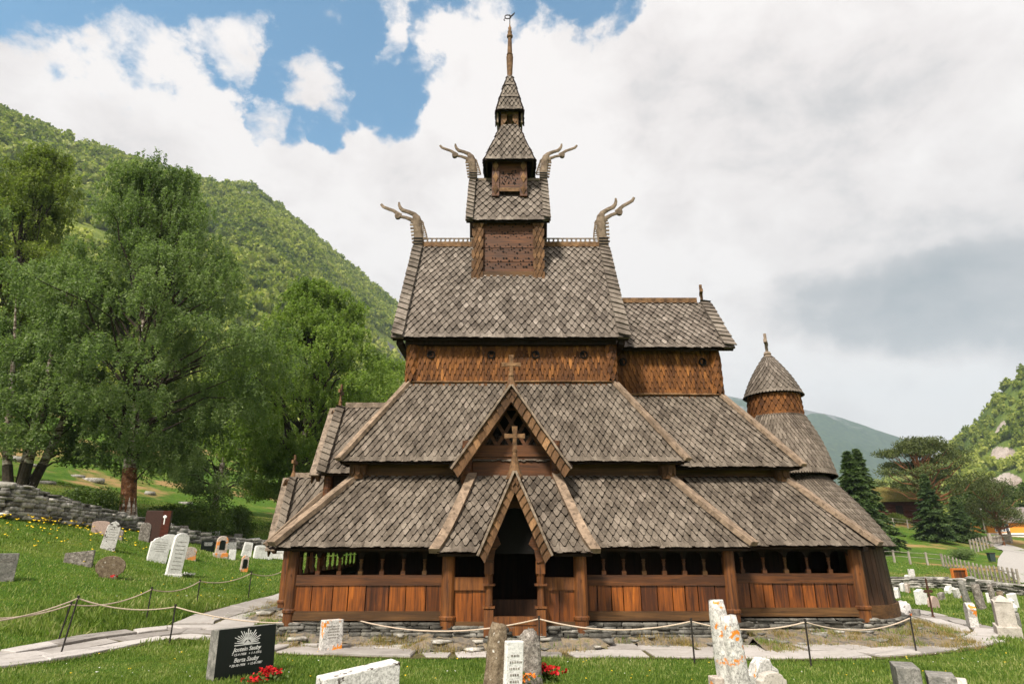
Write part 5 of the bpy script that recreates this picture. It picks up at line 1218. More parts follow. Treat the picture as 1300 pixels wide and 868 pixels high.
RL = [(-700,-250,400),(-350,-20,420),(-150,75,450),(0,143,480),(60,168,520),(150,200,560),(250,226,640),(320,238,700),(380,285,760),(440,335,850),(500,388,950),(560,440,1050),(650,540,1150),(720,640,1250)]
BL = [(-330,40),(-250,60),(-190,80),(-150,95),(-130,110),(-110,130),(-90,160),(-75,190),(-55,240),(-30,320),(10,430),(60,560),(130,700),(200,900)]
P, K = loft('hillside', RL, BL, 300, 130, 'hill_left', lambda t: t**1.0*.92+.08*math.sin(t*PI/2), (120, 34), 3, rk_left)
forest('hillside_forest', P, K, 22000, 5.5, 12, 4, rthr=.38)
def rk_right(U, T_):
    s = np.zeros_like(U)
    for u0, t0, a, b, g in [(4.2,.55,.35,.07,1.3),(3.4,.52,.25,.09,1.3),(2.9,.7,.22,.14,1.4),(5.0,.6,.3,.07,1.1),(5.5,.4,.3,.06,1.1),(2.5,.45,.3,.06,1.1),(4.4,.8,.4,.04,.9)]:
        s += g*np.exp(-((U-u0)/a)**2-((T_-t0)/b)**2)
    # scree chute
    s += 1.3*np.exp(-((T_-(.43-(U-2.8)*.12))/.035)**2)*((U > 2.6)&(U < 5.0))
    return np.clip(s*1.35,0,1)
RR = [(1600,250,380),(1420,372,400),(1340,432,420),(1300,470,430),(1262,508,450),(1232,545,480),(1205,572,520),(1180,592,600),(1140,605,700),(1090,622,800),(1000,650,900),(900,690,1000)]
BR = [(420,120),(340,140),(290,160),(250,175),(225,190),(205,215),(195,245),(200,290),(220,360),(250,430),(270,520),(280,600)]
P, K = loft('right_hillside', RR, BR, 240, 90, 'hill_right', lambda t: t, (80, 22), 7, rk_right, basez=2)
forest('right_hillside_forest', P, K, 9000, 4, 8.5, 8, rthr=.45)
RM = [(500,600,3600),(760,500,3600),(860,492,3500),(925,503,3300),(1000,515,3200),(1060,528,3100),(1110,545,3000),(1150,557,3000),(1190,580,3100),(1250,620,3200),(1400,660,3300)]
BM = [(-500,1700),(-100,1600),(150,1550),(350,1500),(500,1500),(650,1500),(800,1500),(950,1500),(1100,1550),(1300,1600),(1700,1700)]
loft('far_mountain', RM, BM, 200, 90, 'far_mountain', lambda t: t**1.15, (420, 190), 12, lambda U, T_: np.clip(T_-.35,0,.6), depth=900, basez=0)
# ================================================================== GRAVESTONES
def outline(kind, w, h, t=.0):
    a = w/2
    if kind == 'rect': return [(-a,0),(a,0),(a*.98,h),(-a*.98,h)]
    if kind == 'taper': return [(-a,0),(a,0),(a*.78,h*.96),(a*.7,h),(-a*.7,h),(-a*.78,h*.96)]
    if kind == 'round': return [(-a,0),(a,0),(a,h-a*.9)] + [(a*math.cos(k*PI/8), h-a*.9+a*.9*math.sin(k*PI/8)) for k in range(1,8)] + [(-a,h-a*.9)]
    if kind == 'shallow': return [(-a,0),(a,0),(a,h*.86)] + [(a*math.cos(k*PI/8), h*.86+h*.14*math.sin(k*PI/8)) for k in range(1,8)] + [(-a,h*.86)]
    if kind == 'gable': return [(-a,0),(a,0),(a,h*.86),(0,h),(-a,h*.86)]
    if kind == 'point': return [(-a,0),(a,0),(a*.85,h*.82),(a*.45,h*.94),(0,h),(-a*.45,h*.94),(-a*.85,h*.82)]
    if kind == 'shoulder': return [(-a,0),(a,0),(a,h*.8),(a*.8,h*.84),(a*.7,h*.93),(a*.3,h),(-a*.3,h),(-a*.7,h*.93),(-a*.8,h*.84),(-a,h*.8)]
    if kind == 'disc': return [(-a*.55,0),(a*.55,0)] + [(a*math.cos(q), h*.5+h*.5*math.sin(q)) for q in [(-.3+k*.16)*PI for k in range(11)]]
    if kind == 'curvy': return [(-a,0),(a,0),(a*.9,h*.5),(a*1.0,h*.75),(a*.6,h*.95),(0,h),(-a*.5,h*.97),(-a*1.05,h*.8),(-a*.8,h*.45)]
    if kind == 'step': return [(-a,0),(a,0),(a*1.0,h*.76),(a*.1,h*.78),(a*.06,h),(-a*.9,h*.99)]
    if kind == 'broken': return [(-a,0),(a,0),(a*.95,h*.7),(a*.5,h*.82),(a*.35,h*.98),(-a*.2,h),(-a*.6,h*.85),(-a,h*.55)]
    if kind == 'slope': return [(-a,0),(a,0),(a,h),(-a,h*.8)]
def stone(label, px, pyb, pyt, w, t=.12, yaw=55, lean=(0,0), kind='rect', mat='white_marble', Y=None, rough=0.0, group=None, name='gravestone', plaque=None, plinth=None, lines=0, cap=None, cat='gravestone', bev=.012):
    p = gp(px, pyb) if Y is None else Vector((at(px, pyb, Y).x, Y, G(at(px, pyb, Y).x, Y)))
    h = at(px, pyt, p.y).z - p.z + .0
    root = thing(name, label, cat, p - Vector((0,0,.0)), group, (math.radians(lean[0]), math.radians(lean[1]), math.radians(yaw)))
    mb = MB(); pts = outline(kind, w, h); r = random.Random(int(px*7+pyb))
    n = len(pts)
    if rough > 0:
        # worn stone: grid of jittered rings
        rings = []; K = 9; tp = {'round':.55,'point':.3,'taper':.8}.get(kind, .85)
        for k in range(K+1):
            v = k/K; s = 1 if v < .8 else 1 - (1-tp)*((v-.8)/.2)**1.6; ring = []
            for q in range(14):
                a = 2*PI*q/14; ca, sa = math.cos(a), math.sin(a); ex = .45
                x = math.copysign(abs(ca)**ex, ca)*w/2*s*(1-.14*v); y = math.copysign(abs(sa)**ex, sa)*t/2*s*(1-.1*v)
                ring.append(Vector((x + r.gauss(0,rough*.25), y + r.gauss(0,rough*.25), -.12 + (h+.12)*v + r.gauss(0, rough*.3 if 0 < k else 0))))
            rings.append(ring)
        mb.rings(rings)
    else:
        mb.prism([(x, -t/2, z if z > 0 else -.12) for x, z in pts], (0, t, 0))
    mesh = mb.build('slab', MAT[mat], root, org=(0,0,0), bevel=0 if rough else min(bev, t*.2), smooth=rough > 0)
    if plinth:
        m = MB(); m.box(-w/2*plinth[0], w/2*plinth[0], -t/2-plinth[1], t/2+plinth[1], -.1, h*plinth[2]); m.build('plinth', MAT[plinth[3] if len(plinth) > 3 else mat], root, org=(0,0,0), bevel=.012)
    if plaque:
        m = MB(); pw, z0, z1 = plaque; m.prism([(x*pw/2, -t/2-.012, h*(z0+(z1-z0)*z)) for x, z in [(-1,0),(1,0),(1,.85),(.6,1),(-.6,1),(-1,.85)]], (0,.015,0)); m.build('plaque', MAT['black_granite'], root, org=(0,0,0))
    if lines:
        m = MB()
        for k in range(lines):
            z = h*(.78 - .09*k); lw = w*r.uniform(.42,.66)/2; x = -lw
            while x < lw: dl = r.uniform(.012,.035); m.box(x, x+dl*.75, -t/2-.0035, -t/2+.002, z, z+.022); x += dl+.006
        m.build('inscription', MAT['rough_stone' if mat != 'black_granite' else 'engraving'], root, org=(0,0,0))
    if cap:
        m = MB(); 
        if cap == 'pyramid': m.rings([[Vector((sx*a_, sy*b_, z)) for sx, sy in ((-1,-1),(1,-1),(1,1),(-1,1))] for a_, b_, z in ((w*.42,t*.42,h-.01),(w*.3,t*.3,h+.05),(.01,.01,h+.12))])
        if cap == 'ball': m.lathe([(.02,h-.02),(.1,h+.05),(.13,h+.14),(.06,h+.24),(.09,h+.3),(.01,h+.36)], (0,0,0), 10)
        m.build('cap', MAT[mat if cap != 'ball' else 'white_marble'], root, org=(0,0,0))
    return root, p, h
def blooms(label, px, py, w, mat, seed, Y=None, n=40, leaves=True, h=.22, cat='flowers'):
    p = gp(px, py) if Y is None else Vector((at(px, py, Y).x, Y, G(at(px, py, Y).x, Y)))
    r = np.random.default_rng(seed); root = thing('flower_clump', label, cat, p)
    C = np.stack([r.normal(0,w*.3,n), r.normal(0,w*.3,n)*.7, h*r.uniform(.55,1,n)],-1); K = 6; cc = np.repeat(C,K,0)+r.normal(0,.018,(n*K,3)); v = leaf_quads(cc, r, .05, 1, .9)
    np_mesh('petals', v, np.arange(len(v)).reshape(-1,4), M[mat], parent=root)
    if leaves:
        n2 = n*9; C = np.stack([r.normal(0,w*.33,n2), r.normal(0,w*.33,n2)*.8, h*.8*r.random(n2)],-1); v = leaf_quads(C, r, .06); np_mesh('leaves', v, np.arange(len(v)).reshape(-1,4), M['shrub_leaf'], parent=root)
    return root
# ---- foreground, left to right
bs, bp, bh = stone('polished black granite gravestone with engraved sunrays, cross and white script', 305, 858, 795, 1.02, .26, 51, (-4,0), 'rect', 'black_granite')
ob = [c for c in bs.children if c.name.startswith('slab')][0]; ob.data.materials.clear(); ob.data.materials.append(MAT['black_granite']); ob.data.materials.append(MAT['speck_side'] if 'speck_side' in MAT else MAT['grey_stone'])
for f in ob.data.polygons:
    if abs(f.normal.y) < .5: f.material_index = 1
def text(body, size, x, z, parent, t, shear=.3, mat='engraving', align='CENTER', bold=.0):
    cu = bpy.data.curves.new('inscription', 'FONT'); cu.body = body; cu.size = size; cu.shear = shear; cu.align_x = align; cu.extrude = .002; cu.offset = bold
    tmp = bpy.data.objects.new('tmp', cu); COL.objects.link(tmp); bpy.context.view_layer.update(); dg = bpy.context.evaluated_depsgraph_get()
    me = bpy.data.meshes.new_from_object(tmp.evaluated_get(dg)); bpy.data.objects.remove(tmp); me.materials.clear(); me.materials.append(MAT[mat])
    me.transform(Matrix.Translation((x, -t/2 - .004, z)) @ Matrix.Rotation(PI/2, 4, 'X')); o = bpy.data.objects.new('inscription', me); COL.objects.link(o); o.parent = parent; return o
text('Jostein Sauby', .088, 0, bh*.52, bs, .26, bold=.001); text('* 15-4-1908   + 1-1-1976', .05, 0, bh*.435, bs, .26); text('Berta Sauby', .088, 0, bh*.31, bs, .26, bold=.001); text('* 20-10-1906   + 12-8-1987', .05, 0, bh*.225, bs, .26)
m = MB(); cz = bh*.66
for k in range(17):
    a = PI*(.04+.92*k/16); r0, r1 = .06, .19 + .03*((k*7)%3)
    if abs(k-8) < 1: continue
    m.beam((math.cos(a)*r0, -.134, cz+math.sin(a)*r0), (math.cos(a)*r1, -.134, cz+math.sin(a)*r1*.9), .012, .006, (0,1,0))
m.box(-.008,.008,-.137,-.13,cz,cz+.22); m.box(-.05,.05,-.137,-.13,cz+.14,cz+.155); m.prism([(-.07,-.137,cz-.005),(.07,-.137,cz-.005),(0,-.137,cz+.05)], (0,.006,0)); m.beam((-.22,-.134,cz-.012),(.22,-.134,cz-.012),.014,.006,(0,1,0))
m.build('sunray_engraving', MAT['engraving'], bs, org=(0,0,0))
blooms('bright red flowers at the right foot of the black gravestone', 341, 864, .26, 'petal_red', 1, n=50, h=.17); blooms('red and orange flowers low in front of the black gravestone', 322, 868, .25, 'petal_red', 2, n=22, h=.08)
stone('white marble gravestone with stepped top and orange lichen beside the rope', 419, 826, 786, .42, .22, 35, (-2,0), 'rect', 'lichen_marble', lines=5)
stone('low white gravestone heavily crusted with dark lichen, cut by the bottom edge', 452, 905, 842, .95, .3, 32, (0,0), 'slope', 'white_rough_stone')
stone('tall brown speckled gravestone leaning right at the bottom centre', 624, 905, 791, .2, .24, 40, (0,6), 'taper', 'speckled_stone', rough=.03)
stone('narrow grey-white marble slab with faded script between the brown and the boulder gravestones', 649, 905, 813, .24, .09, 28, (0,3), 'rect', 'white_marble', lines=6, plinth=(1.08,.02,.03))
stone('rounded rough grey boulder gravestone with white lichen top', 674, 868, 799, .36, .26, 20, (0,-2), 'round', 'rough_stone', rough=.05)
blooms('red geraniums to the right of the boulder gravestone', 694, 865, .26, 'petal_red', 3, n=42); blooms('small dark red flowers behind the narrow marble slab', 640, 852, .22, 'petal_red', 4, n=14)
blooms('orange marigolds in front of the boulder gravestone', 660, 872, .4, 'petal_orange', 5, n=12, h=.2)
p = gp(661, 880); r_ = thing('grave_lantern', 'small white lantern on a thin black stake by the boulder gravestone', 'lantern', p); m = MB(); m.tube([(0,0,-.05),(0,0,.32)], .008, 6); m.build('stake', M['iron'], r_, org=(0,0,0)); m = MB(); m.lathe([(.03,.32),(.04,.34),(.045,.44),(.02,.47)], (0,0,0), 10); m.build('lamp_glass', M['white_paint'], r_, org=(0,0,0))
stone('tallest white stone of the foreground pair, orange lichen on its top', 930, 905, 761, .22, .2, 25, (0,-4), 'taper', 'lichen_marble', rough=.012)
stone('shorter cracked white slab leaning against the tallest white stone', 946, 908, 780, .24, .18, 20, (0,-5), 'taper', 'lichen_marble', rough=.012)
stone('jagged cream stone with orange spots right of the tall white pair', 972, 885, 834, .4, .2, 15, (0,0), 'broken', 'lichen_marble', rough=0)
stone('smooth pale gravestone top in front of the jagged cream stone', 984, 905, 852, .36, .12, 12, (0,0), 'shoulder', 'cream_stone')
stone('small stone block at the foot of the tall white pair', 917, 905, 858, .2, .2, 10, (0,0), 'rect', 'orange_lichen_stone')
stone('plain grey slab gravestone seen edge-on near the bottom right', 1159, 905, 843, .5, .26, 68, (0,0), 'rect', 'grey_stone')
stone('low grey slab with pale round cap beside the plain grey slab at bottom right', 1203, 905, 855, .44, .3, 62, (0,0), 'rect', 'grey_stone')
stone('cream rough stone standing against the low grey slab at the bottom right', 1221, 905, 859, .36, .24, 58, (0,0), 'broken', 'cream_stone')
# ---- left churchyard
stone('grey gravestone with an orange band at the far left edge', 2, 737, 702, .5, .2, 40, (0,0), 'rect', 'grey_stone', lines=2)
stone('low dark-faced slab with white flowers at its corner', 99, 716, 698, .78, .22, 25, (0,0), 'slope', 'rough_stone'); blooms('white flowers at the corner of the low dark-faced slab', 108, 717, .28, 'petal_white', 7, n=18, h=.16)
stone('round disc-shaped brown gravestone on the left lawn', 137, 733, 705, .82, .2, 30, (0,3), 'disc', 'speckled_stone'); blooms('tiny red flowers under the round brown gravestone', 140, 734, .3, 'petal_red', 8, n=10, h=.1, leaves=False)
stone('tall white pointed gravestone leaning in front of a red-brown one', 136, 697, 661, .5, .16, 35, (0,6), 'point', 'white_rough_stone', lines=6)
stone('red-brown rounded gravestone behind the leaning white pointed one', 126, 677, 661, .6, .2, 30, (0,0), 'shallow', 'pink_stone')
stone('small dark cross-like marker right of the leaning pointed stone', 151, 685, 672, .24, .1, 10, (0,0), 'gable', 'rough_stone')
stone('mossy dark green gravestone left of the brown board', 182, 686, 663, .4, .25, 35, (0,0), 'round', 'rough_stone')
stone('small dark lichened stone between mossy gravestone and brown board', 190, 682, 670, .3, .2, 20, (0,0), 'point', 'rough_stone', rough=.03)
stone('white-faced gravestone with rounded top right of the brown board', 210, 680, 662, .45, .22, 38, (0,0), 'round', 'white_marble', lines=4)
stone('broad shoulder-topped white gravestone beside the tall obelisk stone', 198, 713, 682, .7, .16, 42, (0,5), 'shoulder', 'white_marble', lines=5)
stone('white gravestone half hidden behind the tall white obelisk stone', 213, 697, 678, .7, .16, 38, (0,4), 'shoulder', 'white_marble')
stone('tall slim white obelisk-like gravestone, tallest on the left lawn', 219, 731, 676, .5, .2, 45, (0,5), 'round', 'white_marble', lines=8, plinth=(1.15,.04,.04)); blooms('white wreath lying beside the tall white obelisk-like gravestone', 236, 731, .35, 'petal_white', 9, n=24, h=.1)
blooms('white and green wreath at the foot of the shoulder-topped gravestone', 204, 713, .35, 'petal_white', 10, n=16, h=.12)
stone('small pinkish white rounded stone alone on the grass', 240, 710, 694, .5, .2, 35, (0,0), 'curvy', 'orange_lichen_stone')
stone('square dark granite gravestone with a pale edge', 263, 699, 686, .6, .16, 30, (0,0), 'rect', 'black_granite', lines=4)
stone('orange lichened monument with a dark arched plaque', 279, 707, 680, .46, .3, 33, (0,2), 'round', 'orange_lichen_stone', plaque=(.24,.35,.8), plinth=(1.3,.08,.2,'orange_lichen_stone'))
stone('pale slab directly behind the orange lichened monument', 292, 698, 688, .55, .14, 30, (0,0), 'rect', 'white_rough_stone')
stone('little white marker at the right of the orange lichened monument', 294, 710, 697, .3, .12, 30, (0,0), 'rect', 'white_marble')
stone('white slab leaning behind the small plaque stone', 312, 706, 688, .5, .14, 38, (0,6), 'taper', 'white_marble', lines=5)
stone('small pinkish monument with dark oval plaque by the rope post', 309, 725, 704, .32, .24, 30, (0,2), 'point', 'orange_lichen_stone', plaque=(.18,.2,.75))
stone('white round-shouldered gravestone with brown lines left of the church corner', 333, 709, 692, .9, .22, 38, (0,5), 'shallow', 'white_marble', lines=3)
stone('small two-part white stone just above the church eave at left', 349, 699, 683, .35, .14, 25, (0,0), 'gable', 'white_marble')
stone('white stone partly hidden by the church corner post', 353, 709, 699, .55, .14, 25, (0,0), 'rect', 'white_marble', lines=2)
stone('grey-white square stone against the left wall, behind the lawn', 247, 684, 673, .5, .14, 20, (0,0), 'rect', 'white_rough_stone', lines=3)
stone('white square stone against the wall, nearest to the orange monument', 271, 686, 674, .52, .14, 20, (0,0), 'rect', 'white_marble', lines=3)
stone('brown weathered stone against the wall between two pale ones', 288, 687, 679, .5, .2, 20, (0,0), 'rect', 'speckled_stone')
stone('rough yellowish stone leaning on the wall right of the white-faced gravestone', 232, 681, 667, .5, .25, 20, (0,0), 'curvy', 'rough_stone', rough=.03)
stone('grey-green stone against the far end of the left wall', 301, 689, 677, .45, .2, 20, (0,0), 'rect', 'grey_stone')
stone('lichen-spotted pale block by the far end of the left wall', 320, 691, 682, .75, .2, 20, (0,0), 'slope', 'white_rough_stone')
# brown board with an emblem
p = gp(196, 690); h = at(196,648,p.y).z - p.z; r_ = thing('notice_board', 'dark brown upright board with a small white emblem behind the gravestones', 'board', p, None, (0,0,math.radians(12)))
m = MB(); m.box(-.5,.5,-.12,.12,0,h); m.build('panel', M['brown_board'], r_, org=(0,0,0), bevel=.01); m = MB(); m.box(.18,.5,-.135,-.12,0,h); m.build('side_strip', M['rust_red_wood'], r_, org=(0,0,0))
m = MB(); m.lathe([(.0,-.01),(.07,0),(.075,.07),(.0,.12)], (.28,-.14,h*.78), 8, sy=.2); m.box(.26,.3,-.15,-.135,h*.58,h*.78); m.build('emblem', M['white_paint'], r_, org=(0,0,0))
# ---- right churchyard
stone('pale grey five-sided gravestone next to the curved apse wall', 1140, 759, 745, .45, .16, 50, (0,0), 'point', 'white_rough_stone')
stone('white stone by the low wall right behind the apse', 1147, 751, 740, .4, .14, 45, (0,-4), 'rect', 'white_marble')
stone('pinkish stone with an orange lichen cap by the low wall', 1153, 752, 740, .36, .12, 45, (0,0), 'shallow', 'orange_lichen_stone')
stone('bright white gable-topped gravestone left of the iron cross', 1171, 767, 747, .5, .18, 25, (0,0), 'gable', 'white_marble')
stone('pink round-topped stone right behind the iron cross', 1186, 771, 756, .5, .16, 30, (0,0), 'round', 'pink_stone')
stone('small slanted dark grey stone right of the pink round one', 1196, 761, 752, .42, .16, 40, (0,-8), 'rect', 'rough_stone')
stone('small dark granite cube stone beside the path bend', 1164, 783, 773, .3, .2, 50, (0,0), 'rect', 'grey_stone'); blooms('orange flower beside the small dark granite cube stone', 1158, 783, .12, 'petal_orange', 12, n=8, h=.08, leaves=False)
stone('large whitish boulder at the end of the apse foundation', 1147, 782, 763, .55, .35, 20, (0,0), 'round', 'white_rough_stone', rough=.05, name='boulder', cat='boulder')
stone('broken white stone lying by the wall left of the leaning grey one', 1207, 753, 743, .5, .2, 20, (0,-10), 'broken', 'white_marble')
stone('white slanted stone touching the leaning grey column', 1217, 759, 746, .25, .2, 20, (0,-18), 'taper', 'lichen_marble')
stone('tall grey leaning column-like stone left of the rough grey pair', 1228, 765, 736, .26, .2, 25, (0,-9), 'taper', 'grey_stone', rough=.02)
stone('tall rough grey stone with white lichen in the middle of the right group', 1247, 773, 741, .3, .22, 25, (0,-8), 'rect', 'rough_stone', rough=.04)
stone('wavy white gravestone with two orange lichen spots near the path', 1236, 797, 764, .42, .2, 68, (0,-4), 'curvy', 'lichen_marble')
stone('small white stone with an orange top peeping over the obelisk', 1258, 765, 752, .3, .12, 30, (0,0), 'rect', 'white_marble')
stone('narrow twisted grey stone rising behind the obelisk', 1264, 770, 741, .2, .16, 30, (0,-8), 'curvy', 'rough_stone', rough=.03)
stone('cream two-tier tapering obelisk gravestone near the right edge', 1281, 808, 761, .42, .38, 62, (0,-6), 'taper', 'cream_stone', plinth=(1.2,.05,.32,'cream_stone'), cap='pyramid')
stone('square grey granite gravestone carrying a white urn, right of the obelisk', 1291, 797, 777, .34, .22, 55, (0,-2), 'rect', 'grey_stone', cap='ball')
stone('brown rough post-like stone behind the obelisk at right', 1276, 776, 750, .22, .18, 30, (0,-8), 'rect', 'speckled_stone', rough=.04)
stone('white slab gravestone at the right edge behind the granite one', 1288, 771, 753, .42, .16, 30, (0,-4), 'rect', 'white_marble')
stone('tiny white stone on the meadow beyond the low wall', 1158, 732, 722, .4, .12, 10, (0,0), 'rect', 'white_rough_stone')
stone('short leaning white stone just beyond the low wall', 1152, 737, 729, .35, .14, 10, (0,12), 'point', 'white_marble')
p = gp(1185, 784); h = at(1185,735,p.y).z - p.z; r_ = thing('iron_grave_cross', 'rusty wrought iron cross standing on the right lawn', 'grave cross', p, None, (0,0,math.radians(15)))
m = MB(); m.box(-.025,.025,-.015,.015,-.1,h*.98); m.lathe([(.05,-.02),(.07,.03),(.03,.06)], (0,0,.0), 8); m.lathe([(.0,h+.06),(.03,h),(.02,h-.03)], (0,0,0), 6); m.build('shaft', M['rusty_iron'], r_, org=(0,0,0))
m = MB(); m.box(-.17,.17,-.014,.014,h*.66,h*.71)
for a in (0, PI/2, PI, 1.5*PI):
    c = Vector((math.cos(a)*.1, 0, h*.69 + math.sin(a)*.1)); m.rings([[c + Vector((math.cos(q)*.055, y, math.sin(q)*.055)) for q in [2*PI*k/8 for k in range(8)]] for y in (-.01,.01)])
m.build('cross_arms', M['rusty_iron'], r_, org=(0,0,0))
p = gp(1236, 752); r_ = thing('metal_lamp_head', 'grey metal lantern-like grave ornament above the rough grey stone', 'grave ornament', p); m = MB(); m.box(-.03,.03,-.03,.03,0,.35); m.box(-.13,.13,-.1,.1,.35,.6); m.rings([[Vector((sx*a,sy*a,z)) for sx,sy in ((-1,-1),(1,-1),(1,1),(-1,1))] for a,z in ((.19,.6),(.19,.63),(.06,.72))]); m.build('ornament_body', M['grey_stone'], r_, org=(0,0,0))
p = gp(1220, 741); r_ = thing('wooden_crate', 'orange-brown open wooden box behind the low wall', 'crate', p, None, (0,0,.2)); r_.scale = (.85,.85,.95); m = MB(); m.box(-.5,.5,-.02,.02,.1,.75); m.build('back_panel', M['panel_wood'], r_, org=(0,0,0)); m = MB(); m.box(-.55,.55,-.1,.06,.75,.85); m.box(-.55,-.47,-.1,.06,0,.76); m.box(.47,.55,-.1,.06,0,.76); m.box(-.47,.47,-.1,.06,0,.1); m.build('frame', M['orange_wood'], r_, org=(0,0,0))
# boulders on the pasture at left
items_ = [(118,612,1.1),(98,606,.7),(190,628,.9),(235,640,.7),(20,585,1.2),(42,592,.6),(205,655,.5),(60,614,.5)]
for i, (px, py, s) in enumerate(items_):
    p = gp(px, py); rr_ = stones_mesh('boulder', [(p.x, p.y, p.z + .1*s, .9*s, .5*s, .28*s, i)], M['wall_stone'], seed=40+i, jit=.1, loc=tuple(p)); tag(rr_, ['flat pale rock under the left birches, largest of the pair','flat pale rock left of the largest one under the birches','rock beside the bare earth right of the birch trunk','rock in the dry grass near the dark bush','grey outcrop at the far left beyond the wall','small rock next to the grey outcrop at far left','low rock behind the brown board','small rock between the birch stems and the stone wall'][i], 'rock')
# ================================================================== ROPE FENCES
def rope_fence(label, posts, seed, mat='iron', extra=None):
    P = [gp(px, py) for px, py, _ in posts]; tops = [Vector((p.x, p.y, p.z)) + Vector((rsx, 0, 1)) * 1 for p, rsx in zip(P, [0]*len(P))]
    root = thing('rope_fence', label, 'rope fence', P[len(P)//2]); T_ = []
    for p, (px, py, pt) in zip(P, posts):
        h = at(px, pt, p.y).z - p.z; t = p + Vector((extra.get(px, 0) if extra else 0, 0, h)); T_.append(t)
        m = MB(); m.tube([p - Vector((0,0,.15)), t], .016, 8); m.tube([t - Vector((0,0,.035)), t + Vector((0,0,.025))], .024, 8); m.build('post', M[mat], root)
    for a, b in zip(T_[:-1], T_[1:]):
        L = (b-a).length; sag = .045*L + .04; m = MB(); m.tube([a.lerp(b, k/14) - Vector((0,0,.03 + sag*4*(k/14)*(1-k/14))) for k in range(15)], .0135, 7); m.build('rope', M['rope'], root)
    return root
rope_fence('rope fence on thin black iron posts along the front of the path, passing the door', [(-130,860,788),(76,830,757),(215,817,768),(438,815,781),(685,838,783),(882,843,786),(1030,846,787),(1164,830,782)], 1, extra={76:.13})
rope_fence('rope fence on black iron posts along the upper left side of the path', [(-90,845,775),(72,815,765),(185,791,746),(249,770,736),(315,760,726),(372,742,712)], 2, extra={72:.13})
# ================================================================== PASTURE FENCES
def post_fence(name, label, pts, hpx, wires, w=.09, mat='picket_wood', cat='fence', part='post', gh=None):
    P = [gp(px, py) if Y is None else V3(gat(px, Y)) for px, py, Y in pts]; root = thing(name, label, cat, P[0]); T_ = []
    for p in P:
        h = hpx; m = MB(); m.frame(p + Vector((0,0,h/2-.1)), Vector((w/2,0,0)), Vector((0,w/2,0)), Vector((random.uniform(-.03,.03),0,h/2+.1)), 0, .85); m.build(part, M[mat], root); T_.append(p + Vector((0,0,h)))
    for f in wires:
        for a, b, pa, pb in zip(T_[:-1], T_[1:], P[:-1], P[1:]):
            m = MB(); q0 = pa.lerp(a, f); q1 = pb.lerp(b, f); m.beam(q0, q1, .02, .03); m.build('wire', M['picket_wood'], root)
    return root
post_fence('wire_fence', 'short wire fence on grey posts in the meadow beyond the low wall', [(1112,715,None),(1136,714,None),(1156,716,None),(1178,717,None),(1198,719,None)], .95, (.55,.9), .13)
n = 19; pts = []
for k in range(n):
    t = k/(n-1); px = 1199 + (1296-1199)*t**1.1; py = 719 + (749-719)*t**.95; pts.append((px, py, None))
post_fence('picket_fence', 'sloping fence of whitish upright pickets running down towards the low wall', pts, .95, (.35,.8), .085, part='picket')
post_fence('wire_fence', 'wire fence with slim posts along the upper edge of the meadow below the cabin', [(1103,664,None),(1118,666,None),(1135,668,None),(1153,670,None),(1172,673,None),(1191,678,None),(1211,683,None),(1231,688,None)], 1.1, (.6,.95), .12)
# gate and rail fence at the road
g0, g1 = gp(1259,693), gp(1284,689); root = thing('wooden_gate', 'long weathered wooden gate across the road below the yellow house', 'gate', g0)
for a, b, nm in ((g0, g1, 'gate_leaf'),):
    m = MB(); d = (b-a); L = d.length
    for k in range(14): q = a.lerp(b, k/13); m.box(q.x-.07, q.x+.07, q.y-.03, q.y+.03, q.z+.15, q.z+1.25)
    m.build(nm, M['picket_wood'], root)
    m = MB(); m.beam(a+Vector((0,-.06,.4)), b+Vector((0,-.06,.4)), .06, .12); m.beam(a+Vector((0,-.06,1.0)), b+Vector((0,-.06,1.0)), .06, .12); m.build('crossbar', M['picket_wood'], root)
for q in (g0, g1):
    m = MB(); m.box(q.x-.15,q.x+.15,q.y-.15,q.y+.15,q.z-.2,q.z+1.6); m.build('gate_post', M['picket_wood'], root)
pts = [(1234+k*4, 701-k*1.2, None) for k in range(7)]
post_fence('paling_fence', 'short run of tall grey palings left of the gate', pts, 1.25, (.3,.8), .14, part='paling')
# waste bin
p = gp(1260, 713); r_ = thing('waste_bin', 'dark green waste bin beside the road', 'bin', p); r_.scale = (.72,.72,.72); m = MB(); m.rings([[Vector((sx*a,sy*a*.8,z)) for sx,sy in ((-1,-1),(1,-1),(1,1),(-1,1))] for a,z in ((.3,0.05),(.36,1.0))]); m.build('container', M['bin_green'], r_, org=(0,0,0), bevel=.02); m = MB(); m.box(-.4,.4,-.33,.33,1.0,1.12); m.build('lid', M['iron'], r_, org=(0,0,0), bevel=.02)
